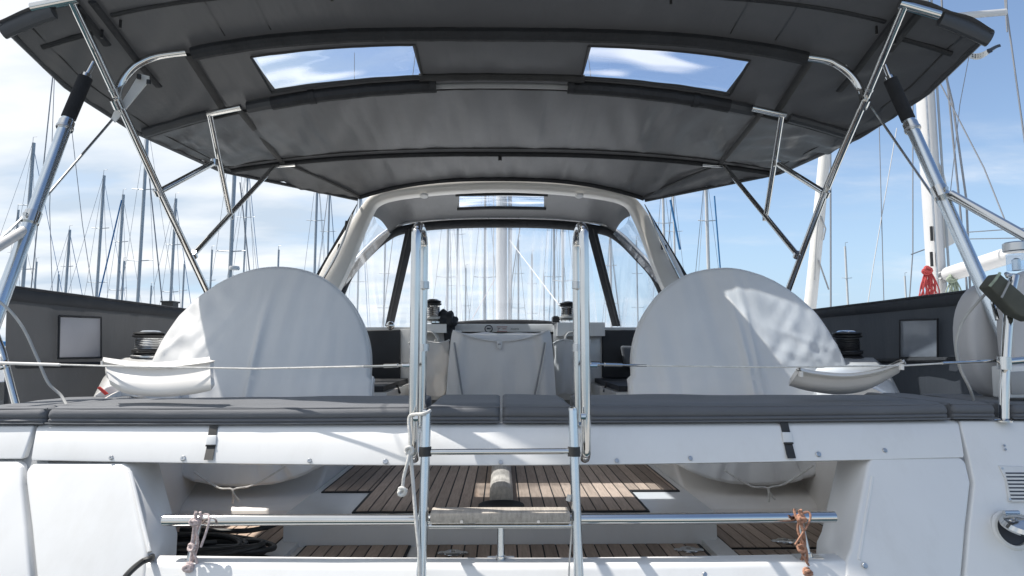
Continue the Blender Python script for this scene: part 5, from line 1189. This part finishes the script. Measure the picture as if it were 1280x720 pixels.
# furled headsail of another neighbour
fs = thing('furled_headsail', P(1010, 400, 9), 'white furled headsail leaning behind the right bimini leg', 'sail')
tube('furled_roll', [P(1008, 420, 9), P(1014, 370, 9), P(1022, 290, 9), P(1031, 190, 9), P(1042, 60, 9)], [.085, .075], 'sail', fs, 14); tube('sheet_tail', [P(1023, 325, 8.9), P(1030, 345, 8.9), P(1036, 362, 8.9)], .012, 'mattrim', fs, 6)
tube('sheet_tail', [P(1026, 270, 8.9), P(1032, 286, 8.9), P(1029, 300, 8.9)], .012, 'mattrim', fs, 6); tube('leech_line', [P(1018, 350, 8.9), P(1020, 305, 8.9), P(1026, 240, 8.9)], .008, 'mattrim', fs, 6)
line([(1038, 100, 12), (1038.5, 392, 12)], .018, 'wire', 'thick dark vertical stay right of the furled headsail')
line([(1098, 120, 12), (1105, 385, 12)], .009, 'wire', 'thin dark stay over the middle of the right weather cloth')
line([(1121, 160, 12), (1092, 330, 12), (1083, 392, 12)], .009, 'wirew', 'slanting white line over the right weather cloth')
line([(1141, 125, 12), (1141, 315, 12), (1136, 385, 12)], .012, 'wire', 'dark stay with a kink left of the neighbouring mast')
line([(1139, 318, 11.9), (1158, 311, 11.9)], .012, 'wire', 'short dark line tied to the neighbouring mast')
line([(838, 250, 20), (850, 312, 20)], .035, 'wireb', 'blue and white rope beside the sprayhood arch on the right')
line([(893, 245, 20), (901, 345, 20)], .025, 'wireb', 'dark blue line right of the white mast over the right wheel cover')
line([(66, 95, 14), (50, 250, 14), (37, 380, 14)], .013, 'wire', 'steel stay crossing the left aluminium pole')
line([(68, 96, 14), (62, 260, 14), (66, 385, 14)], .008, 'wire', 'thin grey stay left of centre over the left weather cloth')
line([(90, 165, 14), (103, 280, 14), (118, 380, 14)], .008, 'wire', 'thin stay slanting right over the left weather cloth window')
line([(152, 250, 30), (122, 378, 30)], .035, 'wireb', 'dark blue furled stay slanting over the left weather cloth')
line([(186, 215, 25), (203, 380, 25)], .025, 'wire', 'thin stay right of the tallest left mast')
line([(443, 66, 6), (443, 105, 6)], .003, 'wire', 'fine backstay wire seen through the left roof window')
line([(300, 228, 20), (312, 340, 20)], .02, 'wire', 'thin stay right of the radar mast')
# black post, left
bpst = thing('black_post', P(208, 390, 4.5), 'black square topped post behind the left weather cloth', 'post'); link_bm('post_body', box_bm(P(201, 392, 4.5) + Vector((0, 0, -.5)), P(216, 377, 4.5) + Vector((0, .08, 0)), .004), 'rubber', bpst, True); link_bm('post_cap', box_bm(P(200.5, 378, 4.49), P(216.5, 376, 4.49) + Vector((0, .1, 0)), .003), 'black', bpst, True)
# neighbouring hull on the left, mostly hidden
nl = thing('neighbour_motorboat', W(-5.8, 6, -CZ), 'white neighbouring boat glimpsed at the far left past the weather cloth', 'boat')
bm = bmesh.new(); rings = []
for y, hb, sh in ((1.5, 1.5, 1.0), (4, 1.8, 1.05), (7, 1.85, 1.1), (10, 1.4, 1.3), (12.5, .05, 1.5)):
    rings.append([bm.verts.new((-5.6 + a * hb, y, z)) for a, z in ((-1, sh), (-.95, .4), (-.5, -.3), (.5, -.3), (.95, .4), (1, sh))])
for i in range(4):
    for k in range(5): bm.faces.new((rings[i][k], rings[i + 1][k], rings[i + 1][k + 1], rings[i][k + 1]))
    bm.faces.new((rings[i][5], rings[i + 1][5], rings[i + 1][0], rings[i][0]))
bm.faces.new(rings[0]); link_bm('hull', bm, 'gel', nl, True)
link_bm('cabin', box_bm((-6.5, 5, 1.0), (-4.7, 9, 1.5), .1, 3), 'gel', nl, True); link_bm('cabin_window', box_bm((-4.71, 5.6, 1.15), (-4.69, 8.2, 1.38), .0), 'glass', nl)
